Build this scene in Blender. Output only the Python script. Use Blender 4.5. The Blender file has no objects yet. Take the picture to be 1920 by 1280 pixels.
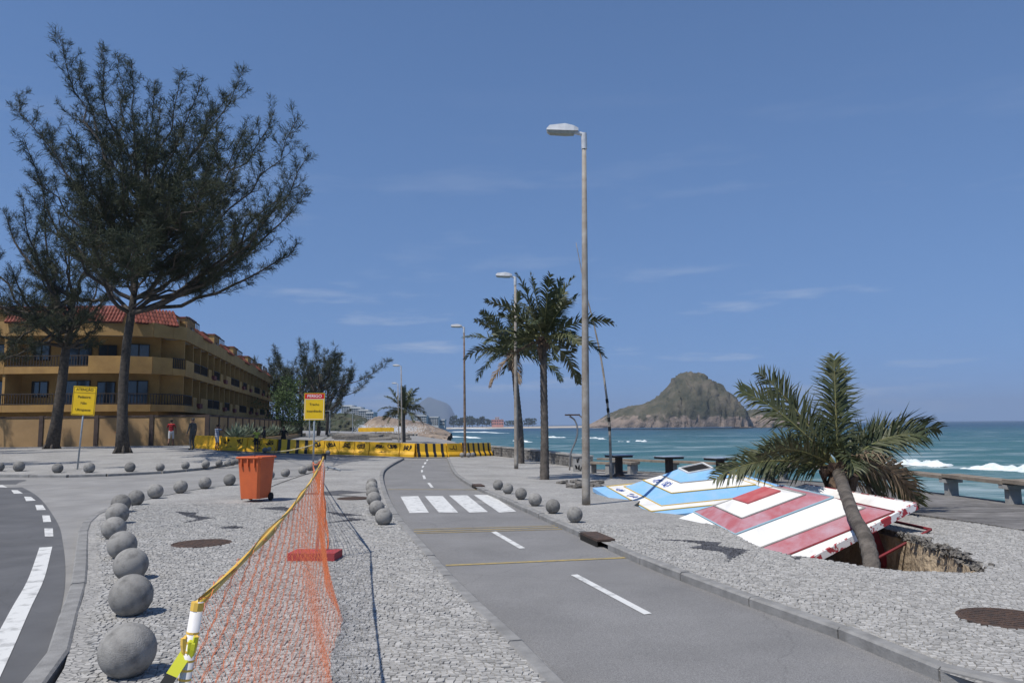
import bpy, bmesh, math, random
import numpy as np
from mathutils import Vector, Matrix, Quaternion
from mathutils.geometry import delaunay_2d_cdt
random.seed(7); rng = np.random.default_rng(7)
scene = bpy.context.scene; C = scene.collection
R_ = math.radians
# ------------------------------------------------------------------ camera
FPX = 1450.0; PITCH = math.atan(157 / FPX); ROLL = R_(0.56); EYE = 1.6
FW = Vector((0, math.cos(PITCH), math.sin(PITCH))); RT = Vector((1, 0, 0)); UP = RT.cross(FW)
RT, UP = math.cos(ROLL) * RT - math.sin(ROLL) * UP, math.sin(ROLL) * RT + math.cos(ROLL) * UP
cam = bpy.data.cameras.new('camera'); cam_o = bpy.data.objects.new('camera', cam); C.objects.link(cam_o)
cam.lens = FPX / 1920 * 36; cam.sensor_width = 36; cam.clip_start = 0.1; cam.clip_end = 60000
m3 = Matrix((RT, UP, -FW)).transposed(); cam_o.matrix_world = Matrix.Translation((0, 0, EYE)) @ m3.to_4x4()
scene.camera = cam_o
# ------------------------------------------------------------------ world, sun, exposure
SUN_EL = R_(60); SUN_AZ = R_(225)          # azimuth clockwise from +Y (the way the camera looks)
world = bpy.data.worlds.new('World'); scene.world = world; world.use_nodes = True
wn = world.node_tree.nodes; wl = world.node_tree.links; wn.clear()
w_out = wn.new('ShaderNodeOutputWorld'); w_bg = wn.new('ShaderNodeBackground'); w_sky = wn.new('ShaderNodeTexSky')
w_sky.sky_type = 'NISHITA'; w_sky.sun_disc = False; w_sky.sun_elevation = SUN_EL; w_sky.sun_rotation = SUN_AZ
w_sky.air_density = 0.85; w_sky.dust_density = 0.0; w_sky.ozone_density = 7.0; w_sky.altitude = 0
w_bg.inputs['Strength'].default_value = 0.085
tc = wn.new('ShaderNodeTexCoord'); mp = wn.new('ShaderNodeMapping'); mp.inputs['Scale'].default_value = (3.2, 3.2, 22)
nz = wn.new('ShaderNodeTexNoise'); nz.inputs['Scale'].default_value = 1.25; nz.inputs['Detail'].default_value = 7; nz.inputs['Roughness'].default_value = .58
cr = wn.new('ShaderNodeValToRGB'); cr.color_ramp.elements[0].position = .55; cr.color_ramp.elements[1].position = .72
sx = wn.new('ShaderNodeSeparateXYZ'); fade = wn.new('ShaderNodeValToRGB')
e = fade.color_ramp.elements; e[0].position = .0; e[0].color = (.55, .55, .55, 1); e[1].position = .42; e[1].color = (0, 0, 0, 1)
k = e.new(.10); k.color = (.75, .75, .75, 1); k = e.new(.2); k.color = (.16, .16, .16, 1)
mul = wn.new('ShaderNodeMath'); mul.operation = 'MULTIPLY'; mixc = wn.new('ShaderNodeMixRGB'); mixc.inputs[2].default_value = (4.6, 5.0, 5.8, 1)
wl.new(tc.outputs['Generated'], mp.inputs['Vector']); wl.new(mp.outputs[0], nz.inputs['Vector']); wl.new(nz.outputs['Fac'], cr.inputs[0])
wl.new(tc.outputs['Generated'], sx.inputs[0]); wl.new(sx.outputs['Z'], fade.inputs[0])
wl.new(cr.outputs[0], mul.inputs[0]); wl.new(fade.outputs[0], mul.inputs[1]); wl.new(mul.outputs[0], mixc.inputs[0])
wl.new(w_sky.outputs[0], mixc.inputs[1]); wl.new(mixc.outputs[0], w_bg.inputs['Color']); wl.new(w_bg.outputs[0], w_out.inputs['Surface'])
# clear dry air: the sky pales only a little towards the horizon
sv = wn.new('ShaderNodeVectorMath'); sv.operation = 'MULTIPLY_ADD'; sv.inputs[1].default_value = (1, 1, .55); sv.inputs[2].default_value = (0, 0, .2)
sn = wn.new('ShaderNodeVectorMath'); sn.operation = 'NORMALIZE'; wl.new(tc.outputs['Generated'], sv.inputs[0]); wl.new(sv.outputs[0], sn.inputs[0]); wl.new(sn.outputs[0], w_sky.inputs['Vector'])
sun = bpy.data.lights.new('sun', 'SUN'); sun.energy = 3.1; sun.angle = R_(.53); sun.color = (1, .955, .89)
sun_o = bpy.data.objects.new('sun', sun); C.objects.link(sun_o)
SUN_DIR = Vector((math.sin(SUN_AZ) * math.cos(SUN_EL), math.cos(SUN_AZ) * math.cos(SUN_EL), math.sin(SUN_EL)))
sun_o.rotation_euler = SUN_DIR.to_track_quat('Z', 'Y').to_euler()
vs = scene.view_settings; vs.view_transform = 'Standard'; vs.look = 'None'; vs.exposure = 0.61; vs.gamma = 1; vs.use_curve_mapping = False
# ------------------------------------------------------------------ ground shape, pixel -> ground
def S(t): t = min(1, max(0, t)); return t * t * (3 - 2 * t)
def gz(x, y): return -.30 * S((x + 8) / 12) * S((y - 8) / 25) + .4 * S((-x - 4) / 15) * S((y - 22) / 22)
def ray(px, py): return FW * FPX + RT * (px - 960) + UP * (640 - py)
def G(px, py, dz=0.0):                       # where the ground lies that the photograph shows at a pixel
    d = ray(px, py); t = -EYE / d.z
    for i in range(60): t = .5 * t + .5 * (gz(d.x * t, d.y * t) + dz - EYE) / d.z
    return Vector((d.x * t, d.y * t, EYE + d.z * t))
def AT(px, py, Y):                           # a point at distance Y
    d = ray(px, py); return Vector((d.x * Y / d.y, Y, EYE + d.z * Y / d.y))
DROP = .085; SEA = -4.0
# ------------------------------------------------------------------ materials
MATS = {}
def M(name, c, rough=.8, c2=None, scale=4, detail=6, bump=0, bscale=None, metal=0, spec=.3, coords='Object', lo=.35, hi=.65, bdist=.02, vor=False, isl=0):
    if name in MATS: return MATS[name]
    m = bpy.data.materials.new(name); m.use_nodes = True; n = m.node_tree.nodes; l = m.node_tree.links; b = n['Principled BSDF']
    b.inputs['Roughness'].default_value = rough; b.inputs['Metallic'].default_value = metal; b.inputs['Specular IOR Level'].default_value = spec
    b.inputs['Base Color'].default_value = (*c, 1)
    t = n.new('ShaderNodeTexCoord')
    src = None
    if c2 is not None:
        z = n.new('ShaderNodeTexNoise'); z.inputs['Scale'].default_value = scale; z.inputs['Detail'].default_value = detail; z.inputs['Roughness'].default_value = .6
        r = n.new('ShaderNodeMapRange'); r.inputs[1].default_value = lo; r.inputs[2].default_value = hi
        x = n.new('ShaderNodeMixRGB'); x.inputs[1].default_value = (*c, 1); x.inputs[2].default_value = (*c2, 1)
        l.new(t.outputs[coords], z.inputs['Vector']); l.new(z.outputs['Fac'], r.inputs[0]); l.new(r.outputs[0], x.inputs[0]); src = x.outputs[0]
    if isl:
        g = n.new('ShaderNodeNewGeometry'); oi = n.new('ShaderNodeObjectInfo'); a = n.new('ShaderNodeMath'); a.operation = 'ADD'; fr = n.new('ShaderNodeMath'); fr.operation = 'FRACT'
        l.new(g.outputs['Random Per Island'], a.inputs[0]); l.new(oi.outputs['Random'], a.inputs[1]); l.new(a.outputs[0], fr.inputs[0])
        r2 = n.new('ShaderNodeMapRange'); r2.inputs[3].default_value = 1 - isl; r2.inputs[4].default_value = 1 + isl * .8; l.new(fr.outputs[0], r2.inputs[0])
        hs = n.new('ShaderNodeHueSaturation'); hs.inputs['Color'].default_value = (*c, 1)
        if src: l.new(src, hs.inputs['Color'])
        l.new(r2.outputs[0], hs.inputs['Value']); src = hs.outputs[0]
    if src: l.new(src, b.inputs['Base Color'])
    if bump:
        z = n.new('ShaderNodeTexVoronoi' if vor else 'ShaderNodeTexNoise'); z.inputs['Scale'].default_value = bscale or scale * 4
        if not vor: z.inputs['Detail'].default_value = 5
        bp = n.new('ShaderNodeBump'); bp.inputs['Strength'].default_value = bump; bp.inputs['Distance'].default_value = bdist
        l.new(t.outputs[coords], z.inputs['Vector']); l.new(z.outputs[0], bp.inputs['Height']); l.new(bp.outputs[0], b.inputs['Normal'])
    MATS[name] = m; return m
def nodes(m): return m.node_tree.nodes, m.node_tree.links, m.node_tree.nodes['Principled BSDF']
m_asph = M('street_asphalt', (.225, .22, .213), .9, (.275, .268, .256), 1.2, 8, .5, 160, bdist=.006)
m_path = M('path_asphalt', (.12, .118, .116), .9, (.28, .275, .27), 120, 3, .6, 220, lo=.3, hi=.7, bdist=.006)
m_dark = M('road_asphalt', (.098, .099, .103), .88, (.12, .121, .125), 1.5, 8, .4, 200, bdist=.005)
m_white = M('road_paint', (.60, .60, .58), .75, (.27, .268, .262), 7, 10, .2, 120, lo=.50, hi=.72, bdist=.003)
m_yline = M('yellow_line', (.42, .31, .1), .8, (.25, .21, .13), 14, 8)
m_stone = M('paving_stone', (.395, .383, .358), .85, (.31, .301, .283), 9, 4, .4, 60, isl=.24, bdist=.006)
m_bstone = M('dark_paving_stone', (.095, .097, .105), .85, (.06, .06, .066), 9, 4, .4, 60, isl=.35, bdist=.006)
m_bed = M('sand_joint', (.2, .162, .15), .95, (.115, .11, .1), 6, 8, .5, 90)
m_kerb = M('kerb_granite', (.27, .265, .255), .88, (.18, .177, .17), 5, 8, .6, 60, bdist=.008)
m_conc = M('ball_concrete', (.25, .242, .225), .9, (.085, .082, .077), 3.2, 10, .8, 45, lo=.45, hi=.78, bdist=.008, isl=.22)
m_conc_l = M('pale_concrete', (.36, .35, .33), .9, (.25, .245, .23), 4, 8, .6, 60, bdist=.006)
m_rust = M('rusty_iron', (.10, .062, .045), .85, (.05, .04, .036), 14, 8, .6, 80)
# stone pavement beyond the modelled stones: the same stones as a fine cell pattern
def pave_mat(name, ca, cb):
    m = M(name, ca, .88); n, l, b = nodes(m); t = n.new('ShaderNodeTexCoord')
    v = n.new('ShaderNodeTexVoronoi'); v.inputs['Scale'].default_value = 15
    mpn = n.new('ShaderNodeMapping'); mpn.inputs['Scale'].default_value = (1, 1.25, 1); l.new(t.outputs['Object'], mpn.inputs[0]); l.new(mpn.outputs[0], v.inputs['Vector'])
    sp = n.new('ShaderNodeSeparateColor'); l.new(v.outputs['Color'], sp.inputs[0])
    x = n.new('ShaderNodeMixRGB'); x.inputs[1].default_value = (*ca, 1); x.inputs[2].default_value = (*cb, 1); l.new(sp.outputs[0], x.inputs[0])
    ve = n.new('ShaderNodeTexVoronoi'); ve.feature = 'DISTANCE_TO_EDGE'; ve.inputs['Scale'].default_value = 15; l.new(mpn.outputs[0], ve.inputs['Vector'])
    r = n.new('ShaderNodeMapRange'); r.inputs[1].default_value = 0; r.inputs[2].default_value = .07; l.new(ve.outputs['Distance'], r.inputs[0])
    x2 = n.new('ShaderNodeMixRGB'); x2.inputs[1].default_value = (.2, .195, .185, 1); l.new(r.outputs[0], x2.inputs[0]); l.new(x.outputs[0], x2.inputs[2])
    z = n.new('ShaderNodeTexNoise'); z.inputs['Scale'].default_value = .7; z.inputs['Detail'].default_value = 7; l.new(t.outputs['Object'], z.inputs['Vector'])
    r3 = n.new('ShaderNodeMapRange'); r3.inputs[1].default_value = .3; r3.inputs[2].default_value = .7; r3.inputs[3].default_value = .82; r3.inputs[4].default_value = 1.12; l.new(z.outputs['Fac'], r3.inputs[0])
    hs = n.new('ShaderNodeHueSaturation'); l.new(x2.outputs[0], hs.inputs['Color']); l.new(r3.outputs[0], hs.inputs['Value']); l.new(hs.outputs[0], b.inputs['Base Color'])
    bp = n.new('ShaderNodeBump'); bp.inputs['Strength'].default_value = .7; bp.inputs['Distance'].default_value = .012; l.new(r.outputs[0], bp.inputs['Height']); l.new(bp.outputs[0], b.inputs['Normal'])
    return m
def weather(m, sc, lo, hi, sand=None):
    n, l, b = nodes(m); src = b.inputs['Base Color'].links[0].from_socket; t = n.new('ShaderNodeTexCoord'); z = n.new('ShaderNodeTexNoise'); z.inputs['Scale'].default_value = sc; z.inputs['Detail'].default_value = 9; z.inputs['Roughness'].default_value = .62; l.new(t.outputs['Object'], z.inputs['Vector'])
    r = n.new('ShaderNodeMapRange'); r.inputs[1].default_value = .3; r.inputs[2].default_value = .7; r.inputs[3].default_value = lo; r.inputs[4].default_value = hi; l.new(z.outputs['Fac'], r.inputs[0]); h = n.new('ShaderNodeHueSaturation'); l.new(src, h.inputs['Color']); l.new(r.outputs[0], h.inputs['Value']); out = h.outputs[0]
    v = n.new('ShaderNodeTexVoronoi'); v.feature = 'DISTANCE_TO_EDGE'; v.inputs['Scale'].default_value = .32; d = n.new('ShaderNodeVectorMath'); d.operation = 'MULTIPLY_ADD'; d.inputs[1].default_value = (.9, .9, .9); l.new(z.outputs['Color'], d.inputs[0]); l.new(t.outputs['Object'], d.inputs[2]); l.new(d.outputs[0], v.inputs['Vector'])
    c = n.new('ShaderNodeMapRange'); c.inputs[1].default_value = .0; c.inputs[2].default_value = .0035; c.inputs[3].default_value = .28; c.inputs[4].default_value = 0; l.new(v.outputs['Distance'], c.inputs[0]); x = n.new('ShaderNodeMixRGB'); x.inputs[2].default_value = (.05, .05, .05, 1); l.new(c.outputs[0], x.inputs[0]); l.new(out, x.inputs[1]); out = x.outputs[0]
    if sand:
        z2 = n.new('ShaderNodeTexNoise'); z2.inputs['Scale'].default_value = .55; z2.inputs['Detail'].default_value = 12; z2.inputs['Roughness'].default_value = .7; l.new(t.outputs['Object'], z2.inputs['Vector']); r2 = n.new('ShaderNodeMapRange'); r2.inputs[1].default_value = .56; r2.inputs[2].default_value = .76; r2.inputs[4].default_value = sand; l.new(z2.outputs['Fac'], r2.inputs[0]); x = n.new('ShaderNodeMixRGB'); x.inputs[2].default_value = (.36, .33, .28, 1); l.new(r2.outputs[0], x.inputs[0]); l.new(out, x.inputs[1]); out = x.outputs[0]
    l.new(out, b.inputs['Base Color'])
weather(m_path, .8, .84, 1.1, .13); weather(m_dark, .7, .85, 1.12, .12); weather(m_asph, .5, .82, 1.12, .3)
m_pave = pave_mat('stone_pavement', (.405, .392, .367), (.30, .291, .275))
m_pave_d = pave_mat('dark_stone_pavement', (.10, .10, .108), (.06, .06, .066))
# ------------------------------------------------------------------ mesh helpers
class MB:
    def __init__(s): s.v = []; s.f = []; s.m = []
    def add(s, vs_, fs, mi=0):
        o = len(s.v); s.v += [tuple(v) for v in vs_]; s.f += [tuple(i + o for i in f) for f in fs]; s.m += [mi] * len(fs); return s
    def box(s, c, size, rot=None, mi=0, taper=1.0):
        hx, hy, hz = size[0] / 2, size[1] / 2, size[2] / 2; vs_ = []
        for z, k in ((-hz, 1), (hz, taper)):
            for x, y in ((-hx, -hy), (hx, -hy), (hx, hy), (-hx, hy)):
                p = Vector((x * k, y * k, z)); p = (rot @ p) if rot else p; vs_.append(p + Vector(c))
        return s.add(vs_, [(3, 2, 1, 0), (4, 5, 6, 7), (0, 1, 5, 4), (1, 2, 6, 5), (2, 3, 7, 6), (3, 0, 4, 7)], mi)
    def tube(s, pts, rad, n=8, mi=0, cap=True):
        pts = [Vector(p) for p in pts]; rad = rad if hasattr(rad, '__len__') else [rad] * len(pts); vs_ = []; fs = []; prev = None
        for i, p in enumerate(pts):
            d = (pts[min(i + 1, len(pts) - 1)] - pts[max(i - 1, 0)]); d = d.normalized() if d.length > 1e-9 else Vector((0, 0, 1))
            if prev is None: a = d.orthogonal().normalized()
            else: a = (prev - d * prev.dot(d)); a = a.normalized() if a.length > 1e-6 else d.orthogonal().normalized()
            prev = a; b = d.cross(a)
            for k in range(n): t = 2 * math.pi * k / n; vs_.append(p + (a * math.cos(t) + b * math.sin(t)) * rad[i])
        for i in range(len(pts) - 1):
            for k in range(n): fs.append((i * n + k, i * n + (k + 1) % n, (i + 1) * n + (k + 1) % n, (i + 1) * n + k))
        if cap: fs.append(tuple(range(n - 1, -1, -1))); fs.append(tuple((len(pts) - 1) * n + k for k in range(n)))
        return s.add(vs_, fs, mi)
    def lathe(s, prof, n=24, c=(0, 0, 0), mi=0):
        c = Vector(c); vs_ = []; fs = []
        for r, z in prof:
            for k in range(n): t = 2 * math.pi * k / n; vs_.append(c + Vector((r * math.cos(t), r * math.sin(t), z)))
        for i in range(len(prof) - 1):
            for k in range(n): fs.append((i * n + k, i * n + (k + 1) % n, (i + 1) * n + (k + 1) % n, (i + 1) * n + k))
        fs.append(tuple(range(n - 1, -1, -1))); fs.append(tuple((len(prof) - 1) * n + k for k in range(n)))
        return s.add(vs_, fs, mi)
    def prism(s, poly, z0, z1, mi=0):            # poly: list of (x, y)
        n = len(poly); vs_ = [(x, y, z0) for x, y in poly] + [(x, y, z1) for x, y in poly]
        return s.add(vs_, [tuple(range(n - 1, -1, -1)), tuple(range(n, 2 * n))] + [(i, (i + 1) % n, n + (i + 1) % n, n + i) for i in range(n)], mi)
    def build(s, name, mats, parent=None, smooth=False, kind=None):
        me = bpy.data.meshes.new(name); me.from_pydata(s.v, [], s.f)
        for m in (mats if isinstance(mats, (list, tuple)) else [mats]): me.materials.append(m)
        if any(s.m): me.polygons.foreach_set('material_index', s.m)
        if smooth: me.polygons.foreach_set('use_smooth', [True] * len(me.polygons))
        me.update(); o = bpy.data.objects.new(name, me); C.objects.link(o)
        if parent: o.parent = parent
        if kind: o['kind'] = kind
        return o
def link(name, me, parent=None):
    o = bpy.data.objects.new(name, me); C.objects.link(o)
    if parent: o.parent = parent
    return o
def thing(name, label, cat, loc=(0, 0, 0), rz=0, group=None):
    o = bpy.data.objects.new(name, None); C.objects.link(o); o.location = loc; o.rotation_euler = (0, 0, rz); o.empty_display_size = .1
    return tag(o, label, cat, group)
def tag(o, label, cat, group=None):
    o['label'] = label; o['category'] = cat
    if group: o['group'] = group
    return o
def copy_tree(o, parent=None):
    c = o.copy(); C.objects.link(c); c.parent = parent
    for ch in [x for x in o.children]: copy_tree(ch, c)
    return c
def smooth_line(pts, step=.5):                   # Catmull-Rom through 2D points
    P = [Vector((p[0], p[1])) for p in pts]; P = [2 * P[0] - P[1]] + P + [2 * P[-1] - P[-2]]; out = []
    for i in range(1, len(P) - 2):
        n = max(2, int((P[i + 1] - P[i]).length / step))
        for k in range(n):
            t = k / n; a, b, c, d = P[i - 1], P[i], P[i + 1], P[i + 2]
            out.append(.5 * ((2 * b) + (c - a) * t + (2 * a - 5 * b + 4 * c - d) * t * t + (3 * b - a - 3 * c + d) * t ** 3))
    return out + [P[-2]]
def inside(poly, xs, ys):
    xs = np.asarray(xs, float); ys = np.asarray(ys, float); r = np.zeros(xs.shape, bool); n = len(poly)
    for i in range(n):
        x0, y0 = poly[i][0], poly[i][1]; x1, y1 = poly[(i + 1) % n][0], poly[(i + 1) % n][1]
        if y0 == y1: continue
        c = ((y0 > ys) != (y1 > ys)) & (xs < (x1 - x0) * (ys - y0) / (y1 - y0) + x0); r ^= c
    return r
def sheet(name, poly, mat, dz, holes=(), step=3.0, kind='structure', parent=None):
    vs_ = [Vector((p[0], p[1])) for p in poly]; ed = [(i, (i + 1) % len(poly)) for i in range(len(poly))]
    for h in holes:
        o = len(vs_); vs_ += [Vector((p[0], p[1])) for p in h]; ed += [(o + i, o + (i + 1) % len(h)) for i in range(len(h))]
    A = np.array([(p[0], p[1]) for p in poly]); x0, y0 = A.min(0); x1, y1 = np.minimum(A.max(0), (1e9, 75))
    if step:
        gx, gy = np.meshgrid(np.arange(x0 + step * .37, x1, step), np.arange(y0 + step * .41, y1, step)); gx = gx.ravel(); gy = gy.ravel()
        k = inside(poly, gx, gy)
        for a, b in zip(gx[k], gy[k]): vs_.append(Vector((a, b)))
    v, e_, f, *_ = delaunay_2d_cdt(vs_, ed, [], 0, 1e-5)
    cx = np.array([sum(v[i].x for i in t) / len(t) for t in f]); cy = np.array([sum(v[i].y for i in t) / len(t) for t in f])
    k = inside(poly, cx, cy)
    for h in holes: k &= ~inside(h, cx, cy)
    mb = MB(); mb.add([(p.x, p.y, gz(p.x, p.y) + dz) for p in v], [t for t, q in zip(f, k) if q])
    o = mb.build(name, mat, parent)
    if kind and not parent: o['kind'] = kind
    return o
def xy(p): return (p[0], p[1])
def line(px, dz=0): return [xy(G(a, b, dz)) for a, b in px]
# ------------------------------------------------------------------ plan of the place
kerb_w = smooth_line([(-2.2, -5), (-2.4, 1.5), (-2.75, 3.8)] + line([(101, 1280), (138, 1169), (161, 1092), (165, 1008), (171, 978), (201, 955), (250, 942), (290, 933), (340, 922), (385, 914), (430, 909), (507, 899), (570, 889), (612, 877), (655, 866), (700, 859), (740, 856)]), .4)
kerb_l = smooth_line([(1.6, -5), (1.15, 1.5)] + line([(1063, 1280), (955, 1176), (880, 1107), (833, 1059), (772, 992), (744, 958), (724, 917), (718.6, 888), (729, 874), (758, 858)]), .4)
kerb_r = smooth_line([(6.2, -5), (4.3, 2.6)] + line([(1845, 1280), (1762, 1247), (1642, 1202), (1511, 1156), (1447, 1135), (1312, 1087), (1200, 1045), (1060, 985), (1010, 963), (930, 928), (890, 911), (860, 893), (848, 880), (840, 862), (838, 857)]), .4)
coast = smooth_line([(11, -30), (10.6, 2), (10.3, 10), (10.2, 15.7), (10.1, 20), (8.9, 25.3), (6.3, 30), (3.6, 33.5), (2.4, 38), (1, 43), (-1.5, 48.3), (-4.2, 60), (-8, 92), (-25, 150), (-45, 220), (-80, 300)], 1.0)
hole = line([(1189, 946), (1222, 958), (1262, 962), (1300, 966), (1350, 984), (1400, 1012), (1430, 1026), (1482, 1039), (1530, 1046), (1572, 1052), (1610, 1059), (1650, 1065), (1700, 1069), (1760, 1071), (1810, 1073), (1852, 1070), (1836, 1052), (1806, 1038), (1770, 1022), (1730, 1010), (1692, 998), (1660, 990)]) + [(5.75, 13.0), (5.7, 14.6), (5.9, 16.5), (5.9, 19.2), (4.2, 20.2), (3.0, 19.4), (2.9, 17.8)]
hole = [(x + random.uniform(-.02, .02), y + random.uniform(-.02, .02)) for x, y in hole]
# land base: asphalt streets, with the seaward edge and the collapse cut out
land = [xy(p) for p in coast] + [(-420, 420), (-420, -30)]
road = sheet('street', land, m_asph, -DROP, [hole], 3.0)
sk = MB()
for a, b in zip(coast[:-1], coast[1:]):
    za, zb = gz(a.x, a.y) - DROP, gz(b.x, b.y) - DROP; sk.add([(a.x, a.y, za), (b.x, b.y, zb), (b.x - .0, b.y, SEA - 1.5), (a.x, a.y, SEA - 1.5)], [(0, 1, 2, 3)])
m_wallstone = M('sea_wall_stone', (.22, .21, .195), .9, (.11, .105, .1), 1.6, 8, .9, 5, vor=True, bdist=.06)
tag(sk.build('sea_wall', m_wallstone), 'stone retaining wall dropping from the promenade to the sea', 'sea wall')
end_y = [p for p in kerb_l][-1].y
# dark curved road at the left
dk = smooth_line([(-2.9, -5), (-3.15, 2), (-3.4, 4)] + line([(72, 1280), (105, 1180), (122, 1090), (118, 1020), (105, 975), (70, 930), (30, 908), (0, 900)], -DROP) + [(-24, 20.5), (-40, 20.5)], .5)
sheet('road', [xy(p) for p in dk] + [(-40, -5)], m_dark, -DROP + .004, step=3)
# cycle path
pathp = [xy(p) for p in kerb_l] + [xy(p) for p in reversed(kerb_r)]
sheet('cycle_path', pathp, m_path, -DROP + .004, step=2)
# pavements
isl = [xy(p) for p in kerb_w] + [xy(p) for p in reversed(kerb_l)]
island = sheet('island_pavement', isl, [m_pave], -.012, step=2)
deck_in = smooth_line([(8.2, -30), (8.0, 5), (7.55, 11.4), (7.2, 13.5), (6.2, 18.5), (5.3, 22), (4.3, 26.5), (3.0, 29)], 1.0)
prom = [xy(p) for p in kerb_r] + [(-3.0, 47.3), (-1.55, 48.2)] + [xy(p) for p in reversed(coast) if 29.5 < p.y < 48] + [xy(p) for p in reversed(deck_in) if p.y < 29.2] + [(8.2, -5)]
promenade = sheet('promenade_pavement', prom, [m_pave], -.012, [hole], 2)
# far left pavement under the trees
fl = smooth_line(line([(0, 889), (60, 889.5), (130, 890), (200, 888), (300, 883), (380, 876), (430, 868), (455, 860)]), .8)
farp = [(-60, 24.5), (-40, 25.2)] + [xy(p) for p in fl] + [(-14.3, 40), (-18.5, 47), (-23, 55.5), (-70, 56)]
far_pave = sheet('tree_pavement', farp, [m_pave], 0, step=3)
# kerb stones, each a piece of the pavement it edges
def kerb(line_, parent, width, side, top=.004, y_max=50, piece=1.0, mat=m_kerb, skip=()):
    pts = [Vector((p.x, p.y)) for p in line_]; acc = 0; cur = [pts[0]]
    def emit(c):
        a, b = c[0], c[-1]
        if b.y > y_max or b.y < .5 or (b - a).length < .1: return
        if any(s0 < (a.y + b.y) / 2 < s1 for s0, s1 in skip): return
        d = (b - a).normalized(); nrm = Vector((-d.y, d.x)) * side; g = .008; a2 = a + d * g; b2 = b - d * g; j = random.uniform(-.006, .006)
        mb = MB(); z0 = gz(a.x, a.y) + top + j; z1 = gz(b.x, b.y) + top + j + random.uniform(-.004, .004); bv = .015
        def P(q, off, z): return (q.x + nrm.x * off, q.y + nrm.y * off, z)
        v = []
        for q, z in ((a2, z0), (b2, z1)): v += [P(q, -.004, z - .2), P(q, -.004, z - bv), P(q, bv, z), P(q, width - bv, z), P(q, width, z - bv), P(q, width, z - .2)]
        mb.add(v, [(i, i + 1, i + 7, i + 6) if side > 0 else (i + 6, i + 7, i + 1, i) for i in range(5)] + [(5, 4, 3, 2, 1, 0), (6, 7, 8, 9, 10, 11)])
        mb.build('kerb_stone', mat, parent)
    for p in pts[1:]:
        acc += (p - cur[-1]).length; cur.append(p)
        if acc >= piece: emit(cur); cur = [p]; acc = 0
    emit(cur)
kerb(kerb_w, island, .14, 1, .006); kerb(kerb_l, island, .12, 1, .006); 
grate_y = [G(1112, 1008).y, G(890, 910).y]
kerb(kerb_r, promenade, .12, -1, .008, skip=[(grate_y[0] - .35, grate_y[0] + .45), (grate_y[1] - .4, grate_y[1] + .5)])
kerb(fl, far_pave, .15, -1, .01)
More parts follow.
